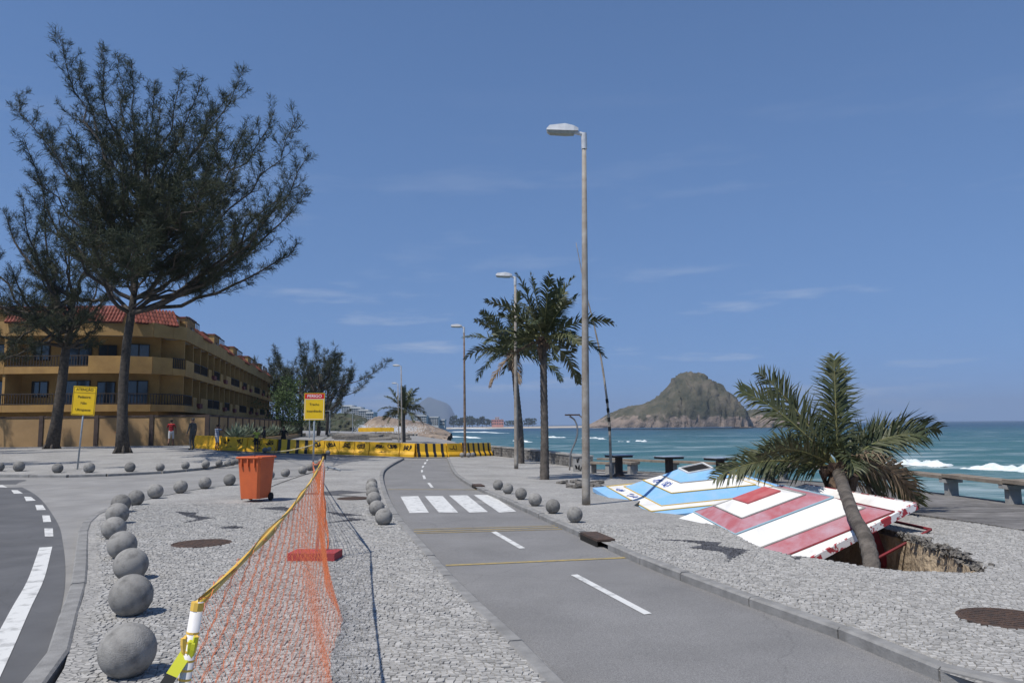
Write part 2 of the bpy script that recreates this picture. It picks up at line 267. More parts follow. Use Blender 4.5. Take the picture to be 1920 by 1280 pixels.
# ------------------------------------------------------------------ paving stones near the camera, as real stones
zig = [  # dark stone figures laid into the pale pavement
    line([(1222, 1010), (1300, 1012), (1352, 1016), (1345, 1022), (1404, 1030), (1366, 1052), (1358, 1035), (1290, 1026), (1318, 1020), (1290, 1015)]),
    line([(1484, 1043), (1512, 1044), (1490, 1049)]),
    line([(325, 958), (372, 960), (365, 966), (405, 970), (330, 982), (372, 972), (352, 968)]),
    line([(405, 988), (440, 985), (462, 989), (430, 991)]),
    line([(478, 952), (530, 949), (560, 955), (510, 962), (536, 957)]),
    line([(610, 958), (682, 965), (640, 968), (690, 974), (612, 980), (655, 972)])]
def cobbles(parent, poly, holes, y0, y1, x0, x1, keep, rowh=.043, ang=.12):
    ca, sa = math.cos(ang), math.sin(ang); cx, cy = (x0 + x1) / 2, (y0 + y1) / 2; L = max(x1 - x0, y1 - y0) * .75
    Q = []
    yy = -L
    while yy < L:
        h = rowh * random.uniform(.85, 1.2); n = int(2 * L / .050) + 1
        w = rng.uniform(.036, .066, n); xe = -L + np.cumsum(w) + random.uniform(0, .05)
        Q.append(np.stack([xe[:-1], xe[1:], np.full(n - 1, yy), np.full(n - 1, yy + h)], 1)); yy += h
    Q = np.concatenate(Q)
    def wob(u, v): return u + .035 * np.sin(v * 2.3 + 1.3 * np.sin(u * .9)) + .012 * np.sin(v * 17 + u * 9), v + .05 * np.sin(u * 1.7 + .8 * np.sin(v * 1.1)) + .012 * np.sin(u * 21 + v * 13)
    mu, mv = (Q[:, 0] + Q[:, 1]) / 2, (Q[:, 2] + Q[:, 3]) / 2; wu, wv = wob(mu, mv); X = cx + wu * ca - wv * sa; Y = cy + wu * sa + wv * ca
    k = inside(poly, X, Y) & (Y > y0) & (Y < y1) & (X > x0) & (X < x1)
    for h in holes: k &= ~inside(h, X, Y)
    # only what lies in or next to the picture
    k &= (np.abs(X) < Y * .72 + .5)
    Q = Q[k]; X = X[k]; Y = Y[k]; n = len(Q)
    g = .0028; jit = lambda: rng.uniform(-.006, .006, n)
    cu = [(Q[:, 0] + g + jit(), Q[:, 2] + g + jit()), (Q[:, 1] - g + jit(), Q[:, 2] + g + jit()), (Q[:, 1] - g + jit(), Q[:, 3] - g + jit()), (Q[:, 0] + g + jit(), Q[:, 3] - g + jit())]
    V = np.zeros((n, 8, 3)); top = rng.uniform(-.003, .0035, n)
    mu = sum(c[0] for c in cu) / 4; mv = sum(c[1] for c in cu) / 4
    for i, (u, v) in enumerate(cu):
        for lvl, sc in ((0, 1.04), (1, .88)):
            uu, vv = wob(mu + (u - mu) * sc, mv + (v - mv) * sc)
            px_, py_ = cx + uu * ca - vv * sa, cy + uu * sa + vv * ca
            V[:, i + 4 * lvl, 0] = px_; V[:, i + 4 * lvl, 1] = py_
            V[:, i + 4 * lvl, 2] = np.array([gz(a, b) for a, b in zip(X, Y)]) + (np.where(lvl, top + rng.uniform(-.002, .002, n), -.016))
    F = np.array([(4, 5, 6, 7), (0, 1, 5, 4), (1, 2, 6, 5), (2, 3, 7, 6), (3, 0, 4, 7)])
    dark = np.zeros(n, bool)
    for zg in zig: dark |= inside(zg, X, Y)
    vis = np.argsort(Y + .15 * np.abs(X) + 100 * (np.abs(X) > Y * .655))[:keep]; single = np.zeros(n, bool); single[vis] = True
    for i in np.nonzero(single)[0]:
        c = V[i].mean(0); me = bpy.data.meshes.new('paving_stone'); me.from_pydata((V[i] - c).tolist(), [], F.tolist()); me.materials.append(m_bstone if dark[i] else m_stone)
        o = link('paving_stone', me, parent); o.location = c
    r = ~single; Vr = V[r].reshape(-1, 3); nr = int(r.sum()); Fr = (F[None] + 8 * np.arange(nr)[:, None, None]).reshape(-1, 4)
    me = bpy.data.meshes.new('paving_stones'); me.from_pydata(Vr.tolist(), [], Fr.tolist()); me.materials.append(m_stone); me.materials.append(m_bstone)
    me.polygons.foreach_set('material_index', np.repeat(dark[r].astype(int), 5)); o = link('paving_stones', me, parent); o['kind'] = 'stuff'
    return n
inner_isl = [xy(p) for p in smooth_line([(p.x + .14, p.y) for p in kerb_w], 1)] + [(p.x - .135, p.y) for p in reversed(kerb_l)]
inner_pr = [(p.x + .125, p.y + .04) for p in kerb_r] + prom[len(kerb_r):]
manholes = [(G(378, 1018), .40), (G(662, 933.5), .36), (G(1886, 1158), .36)]
mh_polys = [[(c.x + r * math.cos(t), c.y + r * math.sin(t)) for t in np.linspace(0, 2 * math.pi, 20)[:-1]] for c, r in manholes]
n1 = cobbles(island, inner_isl, mh_polys, 3.6, 17, -8, 2, 300)
n2 = cobbles(promenade, inner_pr, [hole] + mh_polys, 4.0, 13, 1, 8, 300, ang=-.35)
print('stones', n1, n2)
for zg in [line([(560, 925), (640, 918), (690, 922), (630, 926), (680, 930)])]: sheet('dark_stone_inlay', zg, m_pave_d, -.006, step=0, parent=island)
# road paint
def strip(name, pts, w, dz=-DROP + .009, mat=m_white, parent=None):
    pts = [Vector((p[0], p[1])) for p in pts]; mb = MB(); v = []
    for i, p in enumerate(pts):
        d = (pts[min(i + 1, len(pts) - 1)] - pts[max(0, i - 1)]).normalized(); nn = Vector((-d.y, d.x)) * w / 2
        for q in (p + nn, p - nn): v.append((q.x, q.y, gz(q.x, q.y) + dz))
    mb.add(v, [(2 * i + 1, 2 * i + 3, 2 * i + 2, 2 * i) for i in range(len(pts) - 1)]); o = mb.build(name, mat)
    o['kind'] = 'structure'; return o
def quadmark(name, px, mat=m_white, dz=-DROP + .009):
    P = [G(a, b, -DROP) for a, b in px]; mb = MB(); mb.add([(p.x, p.y, gz(p.x, p.y) + dz) for p in P], [(0, 1, 2, 3)]); o = mb.build(name, mat); o['kind'] = 'structure'
for q in ([(751, 931), (784, 930), (804, 961), (768, 962)], [(796, 930), (830, 930), (859, 961), (823, 961)], [(842, 929), (876, 928.5), (915, 960), (880, 961)], [(888, 928), (921, 927.5), (968, 959), (936, 961)]): quadmark('crossing_stripe', q)
for q in ([(921, 998), (930, 996.5), (985, 1028), (974, 1029)], [(1070, 1078.5), (1083, 1077.5), (1222, 1151), (1208, 1153)], [(801, 905.5), (806, 905), (813, 913.5), (808, 914)], [(792, 891), (796, 891), (799, 897.5), (794, 898)], [(789.5, 881), (793, 881), (793, 885), (789.5, 885.5)], [(792, 873), (796, 873), (794, 876.5), (790.5, 877)], [(796, 866.5), (800, 866.5), (798, 870), (794.5, 870)], [(800, 861.5), (803, 861.5), (802, 864), (799, 864)]): quadmark('centre_line', q)
for a, b, w in (((836, 1060.5), (1195, 1045), .085), ((776, 997), (1060, 988.5), .07), ((776, 993), (1052, 985.5), .05), ((781, 1000), (1064, 992), .05), ((727, 917.5), (895, 918), .1)): strip('yellow_line', [xy(G(*a, -DROP)), xy(G(*b, -DROP))], w, mat=m_yline)
strip('edge_line', smooth_line(line([(-95, 1400), (-45, 1310), (0, 1222), (40, 1140), (68, 1085), (86, 1026)], -DROP), .4), .16, -DROP + .009)
for q in ([(84, 1006), (100, 1006), (99, 991), (83, 991)], [(81, 979), (96, 978.5), (93, 966.5), (79, 966.5)], [(69, 956.5), (86, 956), (80, 947), (66, 947)], [(49, 939.5), (67, 938.5), (58, 931.5), (45, 931)], [(26, 925.5), (43, 925), (33, 919), (21, 919)], [(-2, 913.5), (14, 914), (5, 909.5), (-8, 909)]): quadmark('dash_line', q)
# ------------------------------------------------------------------ hole in the promenade
m_soil = M('sandy_soil', (.46, .365, .25), .95, (.27, .21, .145), 2.2, 8, .9, 9, bdist=.08)
m_crust = M('broken_crust', (.24, .225, .2), .95, (.10, .09, .08), 9, 6, .9, 25, bdist=.05)
hb = MB(); hc = Vector((sum(p[0] for p in hole) / len(hole), sum(p[1] for p in hole) / len(hole))); rings = []
hp = []
for i, p in enumerate(hole):
    q = hole[(i + 1) % len(hole)]; n = max(1, int(math.dist(p, q) / .18))
    for k in range(n): hp.append((p[0] + (q[0] - p[0]) * k / n, p[1] + (q[1] - p[1]) * k / n))
for lv, (dz, sc) in enumerate(((-.011, 1.0), (-.08, .995), (-.09, .98), (-.75, .93), (-1.25, .86), (-1.5, .4), (-1.55, .02))):
    rings.append([(hc.x + (x - hc.x) * (sc + (random.uniform(-.02, .02) if lv > 1 else 0)), hc.y + (y - hc.y) * (sc + (random.uniform(-.02, .02) if lv > 1 else 0)), gz(x, y) + dz + (random.uniform(-.05, .05) if lv > 2 else 0)) for x, y in hp])
n = len(hp); hb.v = [p for r in rings for p in r]
for l in range(len(rings) - 1):
    for i in range(n): hb.f.append((l * n + i, l * n + (i + 1) % n, (l + 1) * n + (i + 1) % n, (l + 1) * n + i)); hb.m.append(1 if l < 2 else 0)
tag(hb.build('collapse_pit', [m_soil, m_crust]), 'sandy pit where the promenade paving has caved in beside the leaning palm', 'pit')
# lumps of broken paving along the far lip
edge_pts = [G(*p) for p in ((1848, 1066), (1832, 1052), (1806, 1038), (1786, 1029), (1768, 1022), (1748, 1016), (1728, 1010), (1708, 1003), (1690, 998))]
rb = MB()
for i in range(190):
    k = random.randrange(len(edge_pts) - 1); p = edge_pts[k].lerp(edge_pts[k + 1], random.random()) + Vector((random.gauss(0, .05), random.gauss(-.02, .06), random.uniform(-.10, .02)))
    s_ = random.uniform(.02, .06); rb.box(p, (s_ * random.uniform(.8, 1.8), s_, s_ * random.uniform(.5, 1)), Matrix.Rotation(random.uniform(0, 3), 3, (random.random(), random.random(), 1)))
tag(rb.build('paving_rubble', m_crust, kind='stuff'), 'loose broken paving lumps along the lip of the pit', 'rubble')
# ------------------------------------------------------------------ sea
m_sea = bpy.data.materials.new('sea_water'); m_sea.use_nodes = True; n_, l_, b_ = nodes(m_sea)
g_ = n_.new('ShaderNodeNewGeometry'); sp_ = n_.new('ShaderNodeSeparateXYZ'); l_.new(g_.outputs['Position'], sp_.inputs[0])
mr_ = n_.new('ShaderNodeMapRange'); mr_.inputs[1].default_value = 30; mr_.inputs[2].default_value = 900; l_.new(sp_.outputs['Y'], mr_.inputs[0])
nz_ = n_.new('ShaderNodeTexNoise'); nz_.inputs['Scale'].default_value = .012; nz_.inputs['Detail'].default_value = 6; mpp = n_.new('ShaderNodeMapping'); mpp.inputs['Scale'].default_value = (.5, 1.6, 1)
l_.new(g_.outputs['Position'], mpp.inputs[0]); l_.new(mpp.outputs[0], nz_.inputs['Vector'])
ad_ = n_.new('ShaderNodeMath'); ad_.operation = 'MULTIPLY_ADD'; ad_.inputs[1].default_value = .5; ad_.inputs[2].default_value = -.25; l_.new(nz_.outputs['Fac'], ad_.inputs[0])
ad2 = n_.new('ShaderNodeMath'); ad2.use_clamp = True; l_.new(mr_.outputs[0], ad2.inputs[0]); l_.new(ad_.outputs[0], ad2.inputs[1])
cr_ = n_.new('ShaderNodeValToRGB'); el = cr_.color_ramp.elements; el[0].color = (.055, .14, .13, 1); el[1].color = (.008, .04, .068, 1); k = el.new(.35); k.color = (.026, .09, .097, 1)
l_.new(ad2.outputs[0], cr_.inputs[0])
# streaks of foam left by broken waves
mf = n_.new('ShaderNodeMapping'); mf.inputs['Scale'].default_value = (.035, .13, 1); l_.new(g_.outputs['Position'], mf.inputs[0])
nf = n_.new('ShaderNodeTexNoise'); nf.inputs['Scale'].default_value = 1; nf.inputs['Detail'].default_value = 9; nf.inputs['Roughness'].default_value = .68; nf.inputs['Distortion'].default_value = .6; l_.new(mf.outputs[0], nf.inputs['Vector'])
rf = n_.new('ShaderNodeMapRange'); rf.inputs[1].default_value = .50; rf.inputs[2].default_value = .72; l_.new(nf.outputs['Fac'], rf.inputs[0])
near = n_.new('ShaderNodeMapRange'); near.inputs[1].default_value = 60; near.inputs[2].default_value = 520; near.inputs[3].default_value = .75; near.inputs[4].default_value = .12; l_.new(sp_.outputs['Y'], near.inputs[0])
fm = n_.new('ShaderNodeMath'); fm.operation = 'MULTIPLY'; l_.new(rf.outputs[0], fm.inputs[0]); l_.new(near.outputs[0], fm.inputs[1])
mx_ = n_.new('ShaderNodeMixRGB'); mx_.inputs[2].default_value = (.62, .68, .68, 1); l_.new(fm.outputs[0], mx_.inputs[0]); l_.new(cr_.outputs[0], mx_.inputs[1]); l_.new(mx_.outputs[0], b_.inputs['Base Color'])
b_.inputs['Roughness'].default_value = .32; b_.inputs['IOR'].default_value = 1.33; b_.inputs['Specular IOR Level'].default_value = .35
mb_ = n_.new('ShaderNodeMapping'); mb_.inputs['Scale'].default_value = (.35, .8, 1); l_.new(g_.outputs['Position'], mb_.inputs[0])
nb = n_.new('ShaderNodeTexNoise'); nb.inputs['Scale'].default_value = .8; nb.inputs['Detail'].default_value = 8; nb.inputs['Roughness'].default_value = .62; l_.new(mb_.outputs[0], nb.inputs['Vector'])
bb = n_.new('ShaderNodeBump'); bb.inputs['Strength'].default_value = 1; bb.inputs['Distance'].default_value = .55; l_.new(nb.outputs['Fac'], bb.inputs['Height']); l_.new(bb.outputs[0], b_.inputs['Normal'])
ys = np.concatenate([np.linspace(-60, 40, 12), 40 * (1000 ** np.linspace(0.012, 1, 260))]); us = np.linspace(-1, 1, 140); sv = []; sf = []
for j, y in enumerate(ys):
    half = max(150, abs(y) * 1.1 + 120)
    for u in us:
        x = u * half; a = .35 * math.exp(-max(0, y) / 700); sv.append((x, y, SEA + a * (math.sin(y * .16 + .6 * math.sin(x * .03) + x * .02) + .5 * math.sin(y * .37 + x * .11) + .3 * math.sin(x * .29 - y * .21))))
W = len(us); sf = [(j * W + i, j * W + i + 1, (j + 1) * W + i + 1, (j + 1) * W + i) for j in range(len(ys) - 1) for i in range(W - 1)]
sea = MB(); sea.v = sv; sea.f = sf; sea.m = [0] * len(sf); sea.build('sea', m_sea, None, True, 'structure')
m_foam = M('foam', (.78, .8, .8), .7, (.55, .62, .62), .8, 8, .8, 3, bdist=.15)
def breaker(pa, pb, h, w, label):
    A, B = AT(*pa, 1), AT(*pb, 1)
    def onsea(px, py): d = ray(px, py); t = (SEA - EYE) / d.z; return Vector((d.x * t, d.y * t, SEA))
    A, B = onsea(*pa), onsea(*pb); mb = MB(); n = 60; pr = [(-1, -.2), (-.75, .25), (-.45, .55), (-.15, .95), (.1, 1), (.45, .6), (1, -.1)]; d = (B - A); nn = Vector((-d.y, d.x, 0)).normalized()
    if nn.y > 0: nn = -nn
    v = []
    for i in range(n + 1):
        t = i / n; e2 = math.sin(math.pi * t) ** .6 + .02; hh = h * e2 * (.8 + .18 * math.sin(t * 17 + h * 9) + .1 * math.sin(t * 41)); off = .8 * math.sin(t * 9) + .25 * math.sin(t * 37)
        for a, z in pr: p = A + d * t + nn * (-a * w * e2 + off); v.append((p.x, p.y, SEA - .15 + z * hh + random.uniform(-.05, .05)))
    mb.add(v, [(i * 7 + k, (i + 1) * 7 + k, (i + 1) * 7 + k + 1, i * 7 + k + 1) for i in range(n) for k in range(6)])
    tag(mb.build('breaking_wave', m_foam, None, True), label, 'wave', 'waves breaking on the sea')
breaker((1650, 868), (1788, 870), .8, 2.2, 'white breaking wave crest beside the leaning palm fronds'); breaker((1800, 878), (1990, 886), .95, 2.6, 'white breaking wave closest to the deck rail')
for a, b, h in (((775, 826), (812, 828), .8), ((800, 818), (925, 822), .9), ((835, 809), (960, 812), 1.0), ((820, 803), (935, 804), 1.6), ((1000, 819), (1075, 821), .7), ((1085, 821), (1145, 823), .7), ((1160, 828), (1185, 829), .5), ((1196, 826), (1212, 827), .5), ((960, 826), (1000, 828), .5)): breaker(a, b, h, h * 1.5, ('low white surf line rolling in between the headland and the stone wall' if a[0] < 950 else 'small white foam crest out on the water beyond the low stone wall and deck'))
# ------------------------------------------------------------------ far land
def px_ridge(name, prof, base_y, Y, depth, mat, label, cat, seed=0, sub=6, rough=.06, flat=.0):
    """a solid hill: its skyline given by profile points, with a rounded front and back"""
    r = random.Random(seed); P = smooth_line(prof, 4); top = [AT(p.x, p.y, Y) for p in P]; zb = AT(P[0].x, base_y, Y).z; n = len(top); mb = MB(); v = []; K = 31
    for i, p in enumerate(top):
        h = p.z - zb
        for k in range(K):
            a = math.pi * k / (K - 1); c = math.cos(a); s_ = math.sin(a) ** (.75); rr = 1 + rough * r.uniform(-1, 1)
            v.append((p.x + h * rough * r.uniform(-.6, .6), Y - c * depth * (.35 + .65 * min(1, h / (.5 * max(q.z - zb for q in top)))) * rr, zb - 2 + (h + 2) * s_ * (rr if 0 < k < K - 1 and k != K // 2 else 1)))
    mb.add(v, [(i * K + k, (i + 1) * K + k, (i + 1) * K + k + 1, i * K + k + 1) for i in range(n - 1) for k in range(K - 1)])
    return tag(mb.build(name, mat, None, True), label, cat)
m_rock = M('pale_rock', (.33, .26, .2), .95, (.16, .125, .1), .12, 9, 1, .5, bdist=.8)
# rock island: bare rock near the water, scrub above
m_hill = bpy.data.materials.new('island_scrub'); m_hill.use_nodes = True; n_, l_, b_ = nodes(m_hill); b_.inputs['Roughness'].default_value = .95; b_.inputs['Specular IOR Level'].default_value = .1
g_ = n_.new('ShaderNodeNewGeometry'); sp_ = n_.new('ShaderNodeSeparateXYZ'); l_.new(g_.outputs['Position'], sp_.inputs[0])
n1_ = n_.new('ShaderNodeTexNoise'); n1_.inputs['Scale'].default_value = .06; n1_.inputs['Detail'].default_value = 10; n1_.inputs['Roughness'].default_value = .65; l_.new(g_.outputs['Position'], n1_.inputs['Vector'])
c1_ = n_.new('ShaderNodeValToRGB'); ee = c1_.color_ramp.elements; ee[0].position = .33; ee[0].color = (.048, .054, .038, 1); ee[1].position = .68; ee[1].color = (.15, .13, .10, 1); k = ee.new(.5); k.color = (.092, .088, .062, 1); l_.new(n1_.outputs['Fac'], c1_.inputs[0])
n2_ = n_.new('ShaderNodeTexNoise'); n2_.inputs['Scale'].default_value = .11; n2_.inputs['Detail'].default_value = 8; l_.new(g_.outputs['Position'], n2_.inputs['Vector'])
h_ = n_.new('ShaderNodeMath'); h_.operation = 'MULTIPLY_ADD'; h_.inputs[1].default_value = -30; l_.new(n2_.outputs['Fac'], h_.inputs[0]); l_.new(sp_.outputs['Z'], h_.inputs[2])
r_ = n_.new('ShaderNodeMapRange'); r_.inputs[1].default_value = -9; r_.inputs[2].default_value = -5.5; l_.new(h_.outputs[0], r_.inputs[0])
x_ = n_.new('ShaderNodeMixRGB'); x_.inputs[1].default_value = (.25, .2, .165, 1); l_.new(r_.outputs[0], x_.inputs[0]); l_.new(c1_.outputs[0], x_.inputs[2]); l_.new(x_.outputs[0], b_.inputs['Base Color'])
b2 = n_.new('ShaderNodeBump'); b2.inputs['Strength'].default_value = 1; b2.inputs['Distance'].default_value = 5; l_.new(n1_.outputs['Fac'], b2.inputs['Height']); l_.new(b2.outputs[0], b_.inputs['Normal'])
px_ridge('rock_island', [(1100, 798), (1120, 788), (1150, 772), (1180, 762), (1215, 755), (1240, 738), (1258, 722), (1266, 708), (1280, 701), (1300, 699), (1318, 704), (1330, 714), (1345, 722), (1362, 738), (1378, 755), (1390, 772), (1398, 785), (1404, 797)], 799, 900, 55, m_hill, 'steep scrub covered rock island with bare stone at the waterline', 'island', 3, rough=.05)
px_ridge('rock_islet', [(1380, 797), (1395, 776), (1410, 768), (1440, 771), (1470, 776), (1500, 784), (1525, 796)], 798, 960, 40, m_hill, 'lower scrubby shoulder of rock behind the leaning palm', 'islet', 5)
m_mount = M('far_mountain', (.07, .09, .08), 1, (.10, .10, .09), .002, 6)
px_ridge('far_mountain', [(640, 800), (690, 789), (722, 779), (745, 772), (765, 770), (783, 760), (797, 749), (806, 745), (818, 749), (834, 754), (843, 761), (850, 776), (857, 793), (862, 800)], 802, 8000, 500, m_mount, 'distant flat topped mountain faded blue by haze', 'mountain', 4, rough=.02)
# rocky headland past the barriers
m_head = M('headland_rock', (.34, .265, .2), .95, (.12, .095, .08), .10, 9, 1, .35, bdist=1.2)
px_ridge('rock_headland', [(672, 812), (690, 792), (705, 782), (722, 781), (745, 786), (770, 788), (795, 793), (815, 800), (835, 807), (846, 812)], 817, 330, 16, m_head, 'brown rock headland running out into the surf', 'headland', 8, rough=.05)
px_ridge('rock_shelf', [(655, 818), (690, 812), (740, 812), (800, 814), (842, 817)], 821, 260, 14, m_head, 'low wet rock shelf below the headland', 'rock', 9, rough=.08)
m_scrub = M('hill_scrub', (.035, .05, .025), 1, (.09, .085, .06), .15, 8, 1, .4, bdist=1)
px_ridge('wooded_hill', [(560, 800), (600, 782), (640, 776), (672, 780), (690, 790), (700, 800)], 808, 360, 25, m_scrub, 'dark scrub slope below the white terraced flats', 'hill', 10, rough=.09)
# far beach with trees and buildings
m_sand = M('beach_sand', (.46, .40, .32), .95, (.40, .35, .28), .02)
bs = MB(); d0 = [AT(x, y, Y) for x, y, Y in ((820, 800, 1500), (1110, 800, 1500))]
bs.add([(-300, 1350, SEA - .3), (170, 1350, SEA - .3), (230, 1700, SEA + 1.5), (-400, 1700, SEA + 1.5), (240, 2100, SEA + 2), (-600, 2100, SEA + 2)], [(0, 1, 2, 3), (3, 2, 4, 5)]); bs.build('beach', m_sand, None, False, 'structure')
m_leaf_far = M('far_tree_leaf', (.03, .045, .028), 1, (.055, .07, .04), .5, 5)
def far_tree(px, py_top, Y, w, label, seed, grp):
    r = random.Random(seed); b = AT(px, 798, Y); b.z = SEA + 2; t = AT(px, py_top, Y); h = t.z - b.z; o = thing('far_tree', label, 'tree', b, 0, grp)
    mb = MB(); mb.tube([(0, 0, 0), (0, 0, h * .6)], [h * .03, h * .015], 6); mb.build('trunk', m_bark, o)
    cb = MB()
    for i in range(150):
        a = r.uniform(0, 6.28); q = r.random() ** .5; z = r.uniform(.25, 1); p = Vector((math.cos(a) * q * w * (1.1 - .6 * abs(z - .55)), math.sin(a) * q * w, z * h)); s_ = h * r.uniform(.05, .12)
        m = Matrix.Rotation(r.uniform(0, 6.28), 3, (r.random(), r.random(), r.random() + .1)); vv = [p + m @ Vector(c) * s_ for c in ((-1, -.5, 0), (1, -.6, .2), (.8, .7, 0), (-.7, .6, -.2))]; cb.add(vv, [(0, 1, 2, 3)])
    cb.build('crown', m_leaf_far, o)
m_bark = M('grey_bark', (.10, .085, .07), .95, (.045, .04, .035), 7, 8, 1, 22, bdist=.04)
for i in range(17): far_tree(850 + i * 9.2 + random.uniform(-3, 3), random.uniform(779, 787) if i < 7 else random.uniform(784, 790), 1750 + random.uniform(-30, 30), random.uniform(6, 10), 'dark tree in the belt behind the far beach', i, 'trees behind the far beach')
m_bwhite = M('far_white_wall', (.62, .62, .6), .8, (.5, .5, .48), .2); m_bred = M('far_red_wall', (.45, .16, .12), .8, (.55, .3, .25), .2); m_glassd = M('dark_window', (.03, .035, .04), .15, spec=.6)
def far_block(name, px0, px1, ytop, ybot, Y, floors, cols, label, wall, cap=None):
    a, b = AT(px0, ybot, Y), AT(px1, ybot, Y); top = AT(px0, ytop, Y).z; h = top - a.z; w = b.x - a.x; o = thing(name, label, 'building', (a.x, Y, a.z))
    wb = MB(); wb.box((w / 2, 6, h / 2 - 2), (w, 12, h + 4)); wb.build('wall', wall, o); rb_ = MB(); rb_.box((w / 2, 6, h + .4), (w * 1.03, 12.6, .8)); rb_.build('roof', cap or wall, o)
    for f_ in range(floors):
        for c_ in range(cols):
            q = MB(); q.box((w * (c_ + .5) / cols, -.05, h * (f_ + .55) / floors), (w / cols * .62, .3, h / floors * .5)); q.build('window', m_glassd, o)
far_block('beach_house', 922, 944, 787, 797, 1640, 2, 5, 'red and white house standing behind the far beach', m_bred, m_bred); far_block('beach_house', 928, 936, 782.5, 787, 1644, 1, 2, 'small red roofed upper house above the far beach', m_bwhite, m_bred)
for i, (a, b, t, bt, Y, fl_, cn, lb) in enumerate(((640, 660, 762, 777, 420, 4, 6, 'white terraced flats on the hill, the tallest block'), (656, 676, 765.5, 780, 415, 4, 6, 'white terraced flats stepping down, second block'), (672, 690, 770, 785, 410, 4, 5, 'white terraced flats stepping down, third block'), (686, 700, 775, 788, 405, 3, 4, 'white terraced flats stepping down, lowest block'), (778, 800, 780, 793, 520, 3, 7, 'pale flats behind the headland beside the palm'), (798, 822, 783, 797, 530, 4, 7, 'long pale flats behind the headland tip'), (820, 834, 788, 798, 540, 2, 4, 'small white house at the end of the headland flats'), (735, 748, 779, 788, 500, 2, 3, 'small pale house on the ridge by the palm'))): far_block('terraced_flats', a, b, t, bt, Y, fl_, cn, lb, m_bwhite)
# spray thrown up on the rocks
spm = M('spray', (.85, .87, .88), .9); sp = MB()
for cx_, cy_, sx_, sy_, Y, n in ((680, 806, 7, 6, 240, 1100), (735, 806, 26, 4, 250, 1800), (690, 815, 9, 3, 200, 700), (760, 802, 20, 4, 300, 900)):
    for i in range(n):
        p = AT(random.gauss(cx_, sx_), random.gauss(cy_, sy_), Y + random.uniform(-6, 6)); s_ = random.uniform(.03, .10)
        if p.z < SEA: continue
        sp.add([p + Vector((s_, 0, -s_)), p + Vector((-s_, 0, -s_)), p + Vector((0, s_, -s_)), p + Vector((0, 0, s_))], [(0, 1, 3), (1, 2, 3), (2, 0, 3), (0, 2, 1)])
tag(sp.build('sea_spray', spm, kind='stuff'), 'white spray bursting over the rocks', 'spray')
# ------------------------------------------------------------------ concrete balls
bp_ = []
for i in range(25):
    a = -math.pi / 2 * .82 + (math.pi / 2 * 1.80) * i / 24; r_b = math.cos(a); z_b = math.sin(a)
    if abs(z_b + .28) < .035: r_b -= .018
    bp_.append((max(.02, r_b) * .5, (z_b + math.sin(math.pi / 2 * .82)) * .5))
bm_ = MB(); bm_.lathe(bp_, 32); ball0 = bm_.build('concrete_ball', m_conc, None, True); ball_me = ball0.data; bpy.data.objects.remove(ball0)
def ball(px, pbot, dia_px, label, grp, mat=None):
    p = G(px, pbot); o = link('concrete_ball', ball_me); d = dia_px / FPX * p.y; o.location = p - Vector((0, 0, .012)); o.scale = (d, d, d * random.uniform(.96, 1.02)); o.rotation_euler = (random.uniform(-.08, .08), random.uniform(-.08, .08), random.uniform(0, 6.28)); tag(o, label, 'bollard', grp)
L1 = [(238, 1264, 98), (243, 1152, 75), (245, 1085, 60), (228, 1045, 51), (213, 1009, 43), (218, 981, 40), (226, 960, 34), (254, 946, 29), (290, 933, 28), (339, 923, 25), (384, 915, 23), (430, 909, 22), (507, 897, 16), (535, 893, 17), (567, 888, 16), (581, 882, 15), (588, 879, 15), (595, 876, 14), (602, 873, 14)]
names = ['largest clean grey concrete ball by the yellow tape post', 'concrete ball with black stain, next after the one by the tape post', 'third concrete ball along the road kerb from the tape post', 'fourth concrete ball along the road kerb from the tape post']
for i, (x, y, d) in enumerate(L1): ball(x, y, d, names[i] if i < 4 else 'weathered concrete ball in the curved row along the street kerb', 'balls along the street kerb')
for x, y, d in ((-2, 882, 18), (35, 882, 20), (108, 885, 19), (167, 885, 20), (243, 883, 19), (300, 881.5, 16), (347, 878, 15), (385, 875.5, 15), (411, 872.5, 13), (427, 872, 12), (436, 871, 12), (446, 868, 13)): ball(x, y + 1, d, 'pale concrete half ball on the kerb of the tree pavement', 'balls along the tree pavement')
for x, y, d in ((697, 915, 20), (697, 923, 22), (698, 934, 24), (701, 947, 27), (706, 965, 29), (718.5, 983, 32)): ball(x, y, d, 'concrete ball in the tight row beside the cycle path bend', 'balls beside the cycle path bend')
for x, y, d in ((934, 917, 19), (953, 924.5, 20), (977, 935, 22), (1004, 947, 25), (1037, 961, 27), (1078, 977.5, 29)): ball(x, y, d, 'concrete ball on the sea side of the cycle path', 'balls on the sea side of the path')
for x, y, d in ((866, 856.5, 9), (878, 856.5, 9), (886, 856, 9), (615, 852.5, 9), (497, 848, 10), (505, 847, 10)): ball(x, y, d, 'small concrete ball lying at the foot of the barriers', 'balls at the barriers')
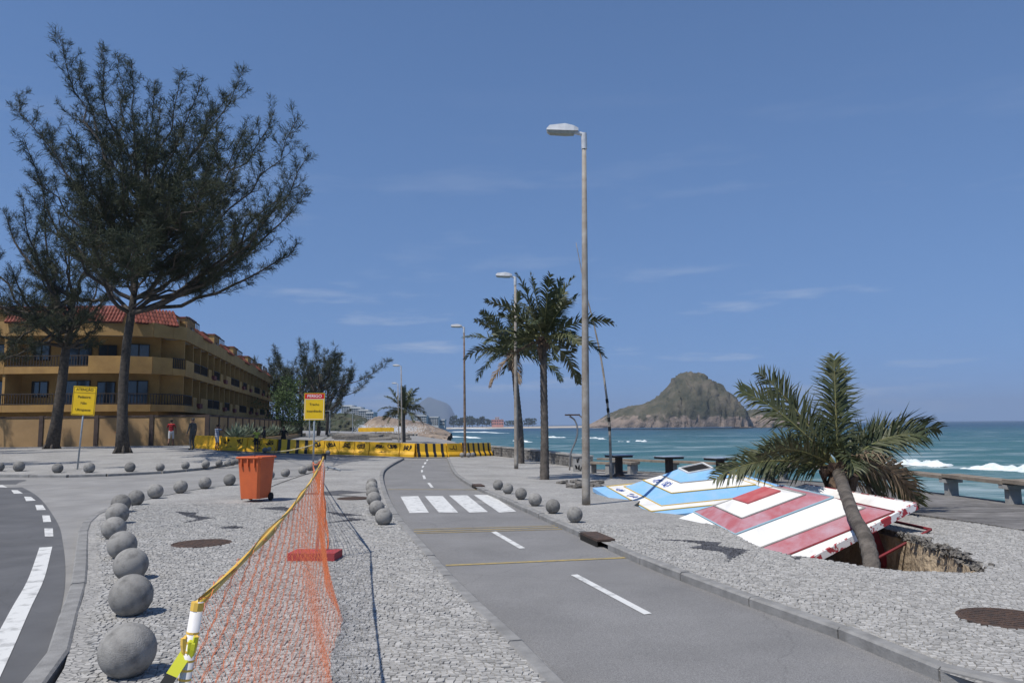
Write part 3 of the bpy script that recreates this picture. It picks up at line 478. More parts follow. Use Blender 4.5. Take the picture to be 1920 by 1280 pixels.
# manholes and gutter inlets
for (c, r), lb in zip(manholes, ('round rusty manhole cover in the pavement near the orange net', 'round brown manhole cover beside the ball row', 'round rusty manhole cover on the promenade near the pit')):
    mb = MB(); mb.lathe([(r, -.02), (r, .004), (r * .93, .006), (r * .92, .001), (r * .9, .001), (r * .89, .006), (.01, .007)], 40)
    for k in range(-4, 5):
        hw = math.sqrt(max(0, (r * .85) ** 2 - (k * r * .19) ** 2)); mb.box((0, k * r * .19, .008), (2 * hw, .02, .006))
    o = mb.build('manhole_cover', m_rust); o.location = c; o.rotation_euler = (0, 0, random.uniform(0, 3)); tag(o, lb, 'manhole cover')
for (px, py, lb, s_) in ((1112, 1007, 'rusty iron gutter inlet in the kerb near the pit', 1), (893, 910, 'rusty broken gutter inlet far along the kerb', .9)):
    p = G(px, py); q = G(px + 20, py + 8.5); d = (q - p).normalized(); o = thing('gutter_inlet', lb, 'drain', p, math.atan2(d.y, d.x)); mb = MB(); mb.box((0, .06, .012), (.8 * s_, .26, .03)); mb.build('lid', m_rust, o)
    mb = MB(); mb.box((0, -.065, -.05), (.78 * s_, .02, .09)); mb.build('mouth_shade', M('painted_drain_shade', (.02, .018, .016), .95), o)  # solid near-black box, its colour standing in for the shade inside the inlet
# ------------------------------------------------------------------ street lamps
m_pole = M('weathered_pole', (.34, .32, .285), .7, (.20, .165, .13), 3, 8, .3, 30); m_polerust = M('rusty_pole', (.22, .17, .13), .85, (.11, .065, .04), 5, 8, .4, 30)
m_lampw = M('lamp_housing', (.55, .56, .57), .5, (.42, .43, .44), 6); m_lens = M('lamp_lens', (.36, .38, .34), .25, (.25, .27, .25), 9, spec=.5)
def lamp(px, pb, ptop, label, rusty=False):
    b = G(px, pb); t = AT(px - (4 if px > 1050 else 2), ptop, b.y); h = t.z - b.z; o = thing('street_lamp', label, 'street lamp', b, 0, 'street lamps along the promenade'); s_ = h / 7.6
    mb = MB(); lean = t.x - b.x; P = [(lean * q, 0, h * q) for q in (0, .03, .3, .6, .97)]; mb.tube(P, [.085 * s_, .082 * s_, .075 * s_, .062 * s_, .045 * s_], 14); mb.build('pole', m_polerust if rusty else m_pole, o, True)
    mb = MB(); mb.tube([(lean, 0, h * .955), (lean, 0, h * .985), (lean * .99, 0, h)], [.06 * s_, .06 * s_, .055 * s_], 12); mb.tube([(lean, 0, h - .03), (lean - .2 * s_, 0, h + .02)], .04 * s_, 10); mb.build('bracket', m_lampw, o)
    pr = [(-.78, .06, .05, .10), (-.72, .125, .02, .15), (-.4, .14, .0, .18), (-.22, .12, 0, .14), (-.12, .07, .02, .1)]; hd = MB(); v = []
    for x, hw, z0, z1 in pr: v += [(lean + x * s_, -hw * s_, h + (z0 + .02) * s_), (lean + x * s_, hw * s_, h + (z0 + .02) * s_), (lean + x * s_, hw * .75 * s_, h + z1 * s_), (lean + x * s_, -hw * .75 * s_, h + z1 * s_)]
    f = [(3, 2, 1, 0), (16, 17, 18, 19)]
    for i in range(4):
        for k in range(4): f.append((i * 4 + k, i * 4 + (k + 1) % 4, i * 4 + 4 + (k + 1) % 4, i * 4 + 4 + k))
    hd.add(v, f); hd.build('lamp_head', m_lampw, o)
    mb = MB(); v = []
    for x, hw, z0, z1 in pr[:4]: v += [(lean + (x + .01) * s_, -hw * .85 * s_, h + (z0 + .018) * s_), (lean + (x + .01) * s_, hw * .85 * s_, h + (z0 + .018) * s_), (lean + (x + .01) * s_, hw * .6 * s_, h + (z0 - .03) * s_), (lean + (x + .01) * s_, -hw * .6 * s_, h + (z0 - .03) * s_)]
    f = [(3, 2, 1, 0), (12, 13, 14, 15)]
    for i in range(3):
        for k in range(4): f.append((i * 4 + k, i * 4 + (k + 1) % 4, i * 4 + 4 + (k + 1) % 4, i * 4 + 4 + k))
    mb.add(v, f); mb.build('lens', m_lens, o)
lamp(1099, 945, 250, 'tall grey street lamp standing beside the blue roof'); lamp(968, 878, 519, 'street lamp rising through the palm fronds'); lamp(872, 856, 613, 'rusty street lamp in front of the striped barrier', True); lamp(754, 838, 686, 'street lamp beyond the barriers by the small palm'); lamp(748, 828, 719, 'farthest thin street lamp beyond the barriers')
# ------------------------------------------------------------------ trees
m_needle = M('casuarina_needle', (.042, .054, .034), .9, (.08, .084, .054), .6, 4, spec=.1)
def strips(P, D, Ln, W):                        # thin leaf strips as one array of quads
    n = len(P); rnd = rng.normal(size=(n, 3)); s_ = np.cross(D, rnd); s_ /= np.linalg.norm(s_, axis=1)[:, None] + 1e-9
    a = P; b = P + D * Ln[:, None]; w = s_ * W[:, None] / 2; V = np.stack([a - w * .6, a + w * .6, b + w * .5, b - w * .5], 1); return V
def unit(v): return v / (np.linalg.norm(v, axis=-1, keepdims=True) + 1e-9)
def casuarina(label, base, trunk, limbs, seed, dens=1.0, group=None, tw=1.0, name='casuarina_tree'):
    """trunk: local points with radii; limbs: (start point, tip) local"""
    r = np.random.default_rng(seed); o = thing(name, label, 'tree', base, 0, group); tb = MB(); tb.tube([p for p, _ in trunk], [q for _, q in trunk], 12)
    q0 = trunk[0]; 
    for k in range(6): a = k * 1.05; tb.tube([Vector(q0[0]) + Vector((math.cos(a) * q0[1] * 1.3, math.sin(a) * q0[1] * 1.3, -.1)), Vector(q0[0]) + Vector((math.cos(a) * q0[1] * .6, math.sin(a) * q0[1] * .6, .6))], [q0[1] * .3, .04], 6)
    tb.build('trunk', m_bark, o, True)
    lb = MB(); LV = []
    def foliage(pts, n_per_m, ln):
        pts = np.array(pts); seg = np.linalg.norm(np.diff(pts, axis=0), axis=1); L = seg.sum(); n = max(3, int(L * n_per_m)); t = np.sort(r.uniform(.12, 1, n)); cum = np.concatenate([[0], np.cumsum(seg)]) / L
        P = np.stack([np.interp(t, cum, pts[:, k]) for k in range(3)], 1); i = np.clip(np.searchsorted(cum, t) - 1, 0, len(seg) - 1); D = unit(np.diff(pts, axis=0))[i]
        tl = ln * r.uniform(.5, 1.1, n) * (1.15 - .7 * t); TD = unit(D * .75 + r.normal(size=(n, 3)) * .55 + np.array([0, 0, .25]))
        LV.append(strips(P, TD, tl, np.full(n, .018 * tw)))
        m = 7
        Q = (P[:, None] + TD[:, None] * (tl[:, None] * r.uniform(.15, 1, (n, m)))[..., None]).reshape(-1, 3); ND = unit(np.repeat(TD, m, 0) * .8 + r.normal(size=(n * m, 3)) * .5 + np.array([0, 0, -.05]))
        LV.append(strips(Q, ND, r.uniform(.16, .34, n * m) * tw, r.uniform(.018, .034, n * m) * tw))
    def curve(a, b, bend, n=9):
        a, b = np.array(a), np.array(b); d = b - a; mid = a + d * .5 + bend; t = np.linspace(0, 1, n)[:, None]; p = (1 - t) ** 2 * a + 2 * t * (1 - t) * mid + t * t * b; L = np.linalg.norm(d); p[1:-1] += r.normal(size=(n - 2, 3)) * L * .012; return p
    for st, tip, rad in limbs:
        st, tip = np.array(st), np.array(tip); L = np.linalg.norm(tip - st); hor = (tip - st) * np.array([1, 1, 0]); p = curve(st, tip, hor * .22 - np.array([0, 0, L * .10]), 11); lb.tube(p.tolist(), list(np.linspace(rad, .012, 11)), 7)
        foliage(p[6:], 16 * dens, .6)
        ns = int(max(4, L * 2.1 * dens))
        for s_ in range(ns):
            t = .22 + .76 * (s_ + r.random()) / ns; f_ = t * 10; i = int(min(9, f_)); q = p[i] + (p[i + 1] - p[i]) * (f_ - i); dl = unit(p[i + 1] - p[i])
            az = r.uniform(0, 6.28); d = unit(dl * .75 + np.array([math.cos(az), math.sin(az), 0]) * .75 + np.array([0, 0, .28])); ln = r.uniform(1.0, 2.5) * (1.3 - 1.0 * t) * (L / 9) ** .4
            e2 = q + d * ln; c2 = curve(q, e2, np.array([0, 0, -.14 * ln]) + d * .05, 6); lb.tube(c2.tolist(), list(np.linspace(.035 * (1.2 - t), .007, 6)), 5, cap=False); foliage(c2, 14 * dens, .5)
    lb.build('limb', m_bark, o, True); V = np.concatenate(LV).reshape(-1, 3); F = np.arange(len(V)).reshape(-1, 4)
    me = bpy.data.meshes.new('crown'); me.from_pydata(V.tolist(), [], F.tolist()); me.materials.append(m_needle); link('crown', me, o)
    return o
def local(base, px, py, dy): return tuple(AT(px, py, base.y + dy) - base)
B1 = G(230, 849); fk = lambda px, py, dy=0: local(B1, px, py, dy)
tr1 = [((0, 0, -.1), .40), (fk(229, 800), .27), (fk(231, 720), .24), (fk(238, 640), .22), (fk(246, 590), .2), (fk(252, 545, .3), .16), (fk(257, 480, .6), .13), (fk(262, 420, .4), .10), (fk(270, 340, .2), .06)]
random.seed(11)
tips1 = [(110, 62, 0), (150, 120, 2.5), (185, 82, -1), (222, 108, 1.5), (248, 118, -2), (290, 150, 3), (338, 132, 0), (375, 152, -2.5), (400, 200, 3), (457, 128, .5), (420, 175, -3), (515, 205, 0), (480, 240, 3), (560, 220, -1.5), (580, 288, 0), (545, 330, -3), (572, 360, 2.5), (560, 455, 0), (490, 430, 3.5), (520, 390, -3.5), (36, 178, 0), (45, 262, -2), (90, 235, 3), (70, 330, 2), (130, 300, -4), (180, 230, 4.5), (250, 220, -5), (330, 240, 5), (400, 290, -5), (300, 330, -5.5), (200, 360, -5), (380, 400, 5), (160, 430, 4), (110, 400, -3), (300, 200, 0), (260, 300, 3), (340, 300, -2), (200, 290, 1), (440, 330, 1)]
def trunk_at(py, pts=((590, 246, 0), (545, 252, .3), (480, 257, .6), (420, 262, .4), (360, 268, .2))):
    ys = [-q[0] for q in pts]; return fk(float(np.interp(-py, ys, [q[1] for q in pts])), py, float(np.interp(-py, ys, [q[2] for q in pts])))
limbs1 = []
for i, (x, y, d) in enumerate(tips1):
    s_y = min(588, max(380, y + 130 + .55 * abs(x - 255))); limbs1.append((trunk_at(s_y), fk(x, y, d), .12 if s_y > 540 else .075))
limbs1 += [(trunk_at(480 + 12 * k), fk(x, y, d), .07) for k, (x, y, d) in enumerate(((150, 380, -7.5), (230, 330, -8), (320, 360, -7.5), (400, 420, -7), (280, 420, -8.5), (200, 300, 7), (330, 330, 7.5), (430, 380, 6)))]
fr_ = random.Random(77)
limbs1 += [(trunk_at(fr_.uniform(450, 580)), fk(fr_.uniform(110, 470), fr_.uniform(210, 460), fr_.uniform(-10.5, -5.5)), .07) for k in range(15)]
limbs1 += [(trunk_at(520), fk(330, 500, -3), .06), (trunk_at(540), fk(200, 500, 3), .06), (trunk_at(560), fk(420, 500, 1), .08), (trunk_at(500), fk(180, 440, -3), .06), (trunk_at(500), fk(300, 420, 4), .06)]
casuarina('tall dark casuarina with forked trunk and wide feathery crown beside the wall', B1, tr1, limbs1, 21, .92)
B2 = G(97, 841); fk2 = lambda px, py, dy=0: local(B2, px, py, dy)
tr2 = [((0, 0, -.1), .46), (fk2(106, 790), .34), (fk2(116, 720), .3), (fk2(124, 650), .26), (fk2(134, 600), .2), (fk2(140, 540), .13)]
tips2 = [(85, 342, 0), (140, 372, 2), (40, 372, -2), (5, 395, 1), (-50, 400, -1), (-90, 470, 1), (-60, 540, -2), (185, 400, -2), (200, 470, 2), (205, 540, -1), (60, 450, 4), (120, 450, -4), (20, 500, -4), (160, 590, -3), (60, 560, -4), (10, 590, 2), (-40, 610, -2), (100, 500, 4), (190, 600, 2), (50, 620, -3), (170, 640, -2), (80, 480, 0), (60, 655, -3), (5, 665, -2), (190, 600, -3), (-30, 690, 1), (30, 610, -4), (210, 560, 0), (150, 520, -4), (90, 600, -5)]
limbs2 = [((fk2(124, 650), fk2(130, 620), fk2(134, 600), fk2(138, 560))[i % 4], fk2(x, y, d), .12 if i % 3 else .16) for i, (x, y, d) in enumerate(tips2)]
casuarina('casuarina with thick leaning trunk at the far end of the ochre wall', B2, tr2, limbs2, 22, 1.0)
B3 = Vector((-42, 49, .4)); tr3 = [((0, 0, -.1), .4), ((.5, 0, 4), .32), ((1.2, 0, 8), .24), ((1.6, 0, 11), .15)]
rr = np.random.default_rng(5); limbs3 = [((.8, 0, 6 + k % 4), (float(rr.uniform(-4, 8)), float(rr.uniform(-4, 4)), float(rr.uniform(8, 15))), .11) for k in range(18)]
casuarina('casuarina whose crown leans in beside the thick leaning trunk', B3, tr3, limbs3, 23, .9)
# smaller casuarinas beyond the flats, one mesh reused
def gen_limbs(h, w, n, seed): q = np.random.default_rng(seed); return [((0, 0, h * float(q.uniform(.3, .55))), (float(q.normal(0, w * .5)), float(q.normal(0, w * .5)), h * float(q.uniform(.55, 1.0))), .1) for k in range(n)]
cz = casuarina('grey green casuarina behind the end of the ochre flats', AT(596, 812, 118), [((0, 0, -2), .3), ((.2, 0, 4), .22), ((.1, 0, 9), .12)], gen_limbs(14, 6.5, 17, 3), 31, .45, 'casuarinas beyond the flats', 2.2)
for px, Y, s_, rz in ((560, 132, 1.12, 1.1), (520, 140, 1.05, 2.3), (612, 128, .95, .9), (618, 150, .6, 1.9), (600, 170, .75, 4.4), (490, 150, 1.0, 3.0)):
    t = copy_tree(cz); t.location = AT(px, 812, Y); t.location.z = -.2; t['label'] = 'grey green casuarina behind the end of the ochre flats'; t.scale = (s_, s_, s_); t.rotation_euler = (0, 0, rz)
for X_, Y_, s_, rz, lb in ((-38, 31, 1.6, 2.9, 'tall casuarina on the corner before the tree pavement'),):
    t = copy_tree(cz); t.location = (X_, Y_, .1); t.scale = (s_, s_, s_); t.rotation_euler = (0, 0, rz); t['label'] = lb; del t['group']
m_green = M('bright_leaf', (.05, .085, .025), .8, (.085, .12, .04), 1.5, 4)
def leafy(px, pyt, Y, w, label, seed):
    r = random.Random(seed); b = AT(px, 815, Y); b.z = 0; h = AT(px, pyt, Y).z; o = thing('leafy_tree', label, 'tree', b); mb = MB(); mb.tube([(0, 0, 0), (.1, 0, h * .5), (0, .1, h * .8)], [.16, .1, .03], 7)
    for k in range(7): a = r.uniform(0, 6.3); mb.tube([(0, 0, h * .35), (math.cos(a) * w * .6, math.sin(a) * w * .6, h * r.uniform(.5, .85))], [.07, .015], 5)
    mb.build('trunk', m_bark, o); cb = MB(); cl = [Vector((r.gauss(0, w * .42), r.gauss(0, w * .42), h * r.uniform(.3, .95))) for i in range(36)]
    for c in cl:
        for i in range(60):
            p = c + Vector((r.gauss(0, .5), r.gauss(0, .5), r.gauss(0, .4))); m = Matrix.Rotation(r.uniform(0, 6.28), 3, Vector((r.gauss(0, 1), r.gauss(0, 1), r.gauss(0, 1))).normalized()); s_ = r.uniform(.09, .2)
            cb.add([p + m @ Vector((-s_, 0, 0)), p + m @ Vector((0, -s_ * .5, .02)), p + m @ Vector((s_, 0, 0)), p + m @ Vector((0, s_ * .5, .02))], [(0, 1, 2, 3)])
    cb.build('crown', m_green, o)
leafy(540, 705, 112, 3.0, 'bright green leafy tree at the end of the ochre flats', 1); leafy(528, 730, 104, 2.2, 'lower bright green shrub tree against the flats', 2); leafy(565, 745, 108, 2.4, 'bright green bushy tree behind the danger sign', 3)
# ------------------------------------------------------------------ palms
m_frond = M('palm_leaflet', (.036, .05, .018), .55, (.075, .08, .032), 2.5, 3, spec=.4); m_frond_dry = M('dry_palm_leaflet', (.26, .19, .12), .8, (.14, .10, .065), 3, 3)
m_rachis = M('palm_rachis', (.19, .2, .07), .6, (.13, .11, .05), 5); m_trunk = M('palm_trunk', (.15, .13, .11), .95, (.065, .056, .048), 6, 8, 1, 30, bdist=.02); m_fibre = M('palm_fibre', (.15, .10, .065), .95, (.07, .05, .035), 10, 6, 1, 40)
def frond(parent, c, az, el, L, droop, leaf, seed, dry=False, n=46, twist=0.0, lw=.024):
    r = random.Random(seed); mb = MB(); d = Vector((math.cos(az) * math.cos(el), math.sin(az) * math.cos(el), math.sin(el))); p = Vector(c); K = 16; pts = [p.copy()]; ds = [d.copy()]
    for i in range(K):
        d = (d + Vector((0, 0, -1)) * droop * (.25 + 1.5 * i / K) / K).normalized(); p = p + d * L / K; pts.append(p.copy()); ds.append(d.copy())
    mb.tube(pts, [max(.004, .024 * (L / 2) * (1 - i / (K + 2))) for i in range(K + 1)], 5, 1)
    side0 = ds[0].cross(Vector((0, 0, 1))); side0 = side0.normalized() if side0.length > .1 else Vector((math.sin(az), -math.cos(az), 0)); side0 = Quaternion(ds[0], twist) @ side0
    for i in range(n):
        t = .13 + .87 * (i + r.random() * .6) / n; f_ = t * K; k = min(K - 1, int(f_)); q = pts[k].lerp(pts[k + 1], f_ - k); dd = ds[k]; sd = (side0 - dd * side0.dot(dd)).normalized(); up = sd.cross(dd)
        ll = leaf * (math.sin(math.pi * min(1, .16 + .80 * t)) ** .6) * r.uniform(.8, 1.1)
        for sg in (-1, 1):
            if r.random() < .10 or math.sin(i * .7 + seed) > .93: continue
            ld = (sd * sg * .85 + dd * (.55 + .5 * t) + up * r.uniform(-.15, .55) + Vector((r.gauss(0, .13), r.gauss(0, .13), r.gauss(0, .1)))).normalized(); w = lw * r.uniform(.8, 1.2); wd = dd.cross(ld).cross(ld).normalized() if r.random() < 2 else dd
            wd = (dd - ld * dd.dot(ld)).normalized(); g1 = q + ld * ll * .55 + Vector((0, 0, -.04 * ll)); e2 = g1 + (ld + Vector((0, 0, -r.uniform(.25, .8) - (1.2 if dry else 0)))).normalized() * ll * .5
            mb.add([q - wd * w * .5, q + wd * w * .5, g1 + wd * w * .55, g1 - wd * w * .55, e2], [(0, 1, 2, 3), (3, 2, 4)], 0)
    return mb.build('frond', [m_frond_dry if dry else m_frond, m_fibre if dry else m_rachis], parent)
def palm_trunk(o, pts, rads):
    P = smooth_line3(pts, 64); mb = MB(); n = len(P); rr_ = [np.interp(i / (n - 1), np.linspace(0, 1, len(rads)), rads) * (1.0 + (.07 if i % 2 else -.035)) for i in range(n)]; mb.tube(P, rr_, 14); mb.build('trunk', m_trunk, o, True)
def smooth_line3(pts, n):
    P = [Vector(p) for p in pts]; P = [2 * P[0] - P[1]] + P + [2 * P[-1] - P[-2]]; out = []; segs = len(P) - 3
    for j in range(n + 1):
        u = j / n * segs; i = min(int(u), segs - 1); t = u - i; a, b, c, d = P[i:i + 4]; out.append(.5 * ((2 * b) + (c - a) * t + (2 * a - 5 * b + 4 * c - d) * t * t + (3 * b - a - 3 * c + d) * t ** 3))
    return out
def crown_heart(o, c, s_):
    mb = MB(); r = random.Random(3)
    for k in range(16):
        a = r.uniform(0, 6.28); e_ = Vector(c) + Vector((math.cos(a) * .16 * s_, math.sin(a) * .16 * s_, r.uniform(-.55, .1) * s_)); mb.tube([Vector(c) + Vector((0, 0, .05 * s_)), Vector(c).lerp(e_, .5) + Vector((math.cos(a) * .1 * s_, math.sin(a) * .1 * s_, .05 * s_)), e_], [.05 * s_, .06 * s_, .012 * s_], 6)
    mb.build('crown_fibre', m_fibre, o)
# leaning palm in the pit
pb = G(1645, 1066); pb.z -= .55; cw = AT(1572, 884, 14.2); o = thing('leaning_palm', 'leaning coconut palm with ragged fronds sinking into the pit by the red roof', 'palm tree', pb)
lc = lambda p: tuple(Vector(p) - pb)
palm_trunk(o, [(0, 0, -.3), lc(AT(1629, 1030, 9.5)), lc(AT(1602, 970, 10.8)), lc(AT(1582, 915, 12.8)), lc(cw)], [.10, .092, .088, .095, .11]); crown_heart(o, lc(cw), 1.6)
cc = Vector(lc(cw)) + Vector((0, 0, .05))
FR = [(60, 84, 1.6, .3, .42, 0), (60, 78, 1.55, .5, .42, 0), (178, 50, 1.75, .55, .44, 0), (150, 60, 1.72, .45, .42, 0), (5, 36, 1.65, .75, .46, 0), (-12, 42, 1.3, 1.0, .42, 0), (186, 14, 1.85, .75, .4, 0), (205, 28, 1.5, .9, .4, 0), (160, 20, 1.4, .9, .4, 0), (30, 35, 1.5, .9, .42, 0), (-25, 22, 1.2, 2.4, .36, 1), (2, 30, 1.25, 2.9, .36, 1), (120, 30, 1.5, .9, .4, 0), (75, 45, 1.5, .8, .42, 0), (-5, 2, 1.2, 1.2, .4, 0), (20, -15, 1.0, 1.0, .38, 1), (262, 40, .9, 1.8, .36, 0)]
for i, (az, el_, L, dr, lf, dry) in enumerate(FR): frond(o, cc, R_(az), R_(el_), L * 1.3, dr * 1.1, lf * 1.42, 100 + i, bool(dry), 78, random.uniform(.75, 1.25) * (1 if i % 2 else -1) if i else 0, .028)
def std_palm(px, pbot, cpx, cpy, label, L, leaf, seed, nf=24, Y=None, r0=.15, frs=None):
    b = G(px, pbot) if Y is None else AT(px, pbot, Y); cr_w = AT(cpx, cpy, b.y); o = thing('coconut_palm', label, 'palm tree', b); c = cr_w - b; r = random.Random(seed)
    palm_trunk(o, [(0, 0, -.1), (c.x * .1 + .02, 0, c.z * .3), (c.x * .6, 0, c.z * .7), tuple(c)], [r0 * 1.25, r0, r0 * .9, r0 * .85]); crown_heart(o, c, L / 2 * 1.1)
    for i in range(nf):
        if frs and i < len(frs): az, el_, LL, dr, dry = frs[i]
        else: az = i * 137.5 + r.uniform(-15, 15); q = i / nf; el_ = 82 - 95 * q + r.uniform(-8, 8); LL = r.uniform(.85, 1.1); dr = .5 + 1.1 * q; dry = q > .93
        frond(o, c + Vector((0, 0, .05)), R_(az), R_(el_), L * LL, dr, leaf, seed * 50 + i, dry, 50, r.uniform(-1, 1), .05)
    return o
std_palm(1021, 898, 1019, 640, 'tall coconut palm with dark trunk next to the street lamp', 2.35, .52, 4, 26, r0=.13)
std_palm(976, 868, 962, 665, 'coconut palm half hidden behind the lamp rising through its fronds', 2.9, .6, 5, 24, r0=.16)
std_palm(757, 838, 757, 772, 'small palm standing beyond the yellow barriers', 2.6, .6, 6, 22, Y=75, r0=.16)
# ------------------------------------------------------------------ sunken kiosk roofs
m_blue = M('blue_paint', (.22, .44, .70), .65, (.33, .47, .6), 2.4, 10, .25, 25, lo=.45, hi=.8); m_wpaint = M('white_paint', (.74, .73, .70), .65, (.47, .45, .41), 1.8, 10, .25, 25, lo=.5, hi=.85); m_red = M('red_paint', (.42, .07, .075), .65, (.47, .15, .15), 3, 9)
m_pink = M('worn_red_paint', (.37, .11, .125), .7, (.42, .28, .32), 2.6, 10, .25, 25, lo=.36, hi=.68); m_ytrim = M('yellow_trim', (.55, .38, .08), .7); m_btrim = M('pale_blue_trim', (.3, .45, .52), .7); m_inner_shade = M('painted_interior_shade', (.012, .012, .012), .95); m_ink = M('blue_graffiti', (.03, .08, .32), .7); m_redtrim = M('dark_red_edge', (.22, .02, .03), .7, (.12, .03, .03), 8)
def rotm(w): return Matrix.Rotation(w[0], 3, 'Z') @ Matrix.Rotation(w[1], 3, 'X') @ Matrix.Rotation(w[2], 3, 'Y')
CN = [(-1, 1), (-1, -1), (1, -1), (1, 1)]
def kiosk(label, Q, bands, lifts, trims, cap):
    o = thing('kiosk_roof', label, 'kiosk'); o.location = Q[:3]; o.rotation_mode = 'QUATERNION'; o.rotation_quaternion = rotm(Q[3:6]).to_quaternion(); r = list(Q[6:12]); h = list(Q[12:18])
    for i in range(1, 6): h[i] = min(h[i], h[i - 1] - .02)
    exts = cap.get('ext', {})
    def P(k, c, dz=0, ex=0): ex += exts.get((k, c), 0); return Vector((CN[c][0] * (r[k] + ex), CN[c][1] * (r[k] + ex), h[k] + dz + lifts.get((k, c), 0)))
    def ring(k0, k1, mat, name, dz=0, step=.012):
        for c in range(4):
            d = (c + 1) % 4; mb = MB(); a0, a1, b0, b1 = P(k0, c), P(k0, d), P(k1, c), P(k1, d); nn = (a1 - a0).cross(b0 - a0); nn = nn.normalized() if nn.z < 0 else -nn.normalized(); nn = -nn
            up = nn * dz; th = -nn * .05
            mb.add([a0 + up, a1 + up, b1 + up, b0 + up, a0 + th, a1 + th, b1 + th, b0 + th], [(3, 2, 1, 0), (4, 5, 6, 7), (0, 1, 5, 4), (1, 2, 6, 5), (2, 3, 7, 6), (3, 0, 4, 7)])
            mb.build(name, mat[c] if isinstance(mat, list) else mat, o)
    for k, m in enumerate(bands): ring(k, k + 1, m, 'roof_panel', .004 * (k % 2))
    for k, m in trims:
        for c in range(4):
            d = (c + 1) % 4; mb = MB(); a, b = P(k, c, .012), P(k, d, .012); mb.tube([a, b], .014, 5); mb.build('trim', m, o)
    # fascia hanging from the outer edge, and the soffit frame below
    for c in range(4):
        d = (c + 1) % 4; mb = MB(); a, b = P(5, c, .0, .012), P(5, d, .0, .012); mb.add([a, b, b + Vector((0, 0, -.10)), a + Vector((0, 0, -.10)), a * .985 + Vector((0, 0, .0)), b * .985, b * .985 + Vector((0, 0, -.10)), a * .985 + Vector((0, 0, -.10))], [(0, 1, 2, 3), (7, 6, 5, 4), (0, 4, 5, 1), (2, 6, 7, 3), (1, 5, 6, 2), (0, 3, 7, 4)]); mb.build('fascia', cap['fascia'], o)
        mb = MB(); a, b = P(5, c, -.42, .06), P(5, d, -.42, .06); mb.tube([a, b], .022, 6); mb.build('lower_rail', m_redtrim, o)
    for c in range(4): mb = MB(); mb.box(P(3, c, -1.0), (.1, .1, 1.6)); mb.build('post', m_redtrim, o)
    if cap['open']:
        mb = MB()
        for c in range(4): d = (c + 1) % 4; mb.tube([P(0, c, .012), P(0, d, .012)], .026, 4)
        mb.build('skylight_frame', m_wpaint, o); mb = MB(); z = min(h[0], h[0]) - .05; mb.add([P(0, c, .004) * .97 for c in range(4)], [(0, 1, 2, 3)]); mb.build('skylight_shade_sheet', m_inner_shade, o)  # black sheet across the frame: shade of the interior painted as colour
    else:
        mb = MB(); mb.prism([(x * r[0] * 1.06, y * r[0] * 1.06) for x, y in CN][::-1], h[0] - .03, h[0] + .02); mb.build('cap', m_red, o)
    return o, P
QR = [3.9925, 12.9126, 0.4096, 0.122, 0.0315, -0.3154, 0.2803, 0.5602, 0.8446, 1.1262, 1.4034, 1.6281, 0.0079, -0.1091, -0.219, -0.4509, -0.5913, -0.6676]
QB = [4.2757, 18.3417, 0.5766, 0.1517, 0.0742, -0.0724, 0.3009, 0.6387, 0.9877, 1.3698, 1.7164, 1.9964, -0.0419, -0.217, -0.3583, -0.5322, -0.5215, -0.5911]
m_chip = M('chipped_red_fascia', (.34, .04, .05), .7, (.7, .68, .66), 7, 3, lo=.48, hi=.52)
ro, PR = kiosk('red and white striped kiosk roof sunk in the pit beside the leaning palm', QR, [m_wpaint, m_pink, m_wpaint, m_pink, m_wpaint], {(5, 2): .20, (5, 3): .13, (4, 2): .02, (1, 0): .05, (2, 0): .11, (3, 0): .26, (4, 0): .33, (5, 0): .36}, [(2, m_btrim), (3, m_conc_l), (4, m_redtrim), (1, m_conc_l)], {'open': False, 'fascia': m_chip, 'ext': {(5, 1): .5, (4, 1): .08}})
bo, PB = kiosk('blue and white banded kiosk roof with open skylight sunk in the pavement', QB, [m_blue, m_wpaint, m_blue, m_wpaint, m_blue], {(0, 3): .07, (0, 2): .02, (0, 1): -.03, (1, 3): .02}, [(2, m_ytrim), (3, m_ytrim), (4, m_ytrim), (1, m_conc_l)], {'open': True, 'fascia': m_blue})
def scribble(parent, o0, ex, ey, w, h, seed, mat, n=26, th=.018, name='graffiti'):
    r = random.Random(seed); pts = []; nrm = ex.cross(ey).normalized(); x = 0
    th_ = r.uniform(0, 6)
    for i in range(n): th_ += r.uniform(.7, 2.4) * (1 if r.random() < .8 else -1); pts.append(o0 + ex * (w * (.12 + .76 * i / n) + .17 * w * r.uniform(.4, 1.2) * math.cos(th_)) + ey * (h * (.5 + .46 * r.uniform(.45, 1) * math.sin(th_))) + nrm * .006)
    P = smooth_line3(pts, n * 4); mb = MB(); v = []
    for i, p in enumerate(P):
        d = (P[min(i + 1, len(P) - 1)] - P[max(i - 1, 0)]).normalized(); s_ = d.cross(nrm).normalized() * th / 2; v += [p + s_, p - s_]
    mb.add(v, [(2 * i, 2 * i + 2, 2 * i + 3, 2 * i + 1) for i in range(len(P) - 1)]); return mb.build(name, mat, parent)
for k0, k1, t0, t1, sd in ((1, 2, .15, .5, 1), (1, 2, .5, .85, 2), (3, 4, .1, .3, 3), (3, 4, .35, .6, 4)):   # scrawls on the left white bands
    a, b, a1, b1 = PB(k0, 0), PB(k0, 1), PB(k1, 0), PB(k1, 1); o0 = a.lerp(b, t0).lerp(a1.lerp(b1, t0), .82); ex = (b - a).normalized(); ey = (a.lerp(b, t0) - a1.lerp(b1, t0)).normalized(); scribble(bo, o0, ex, ey, (b - a).length * (t1 - t0), (a - a1).length * .5, sd, m_ink, 18, .03)
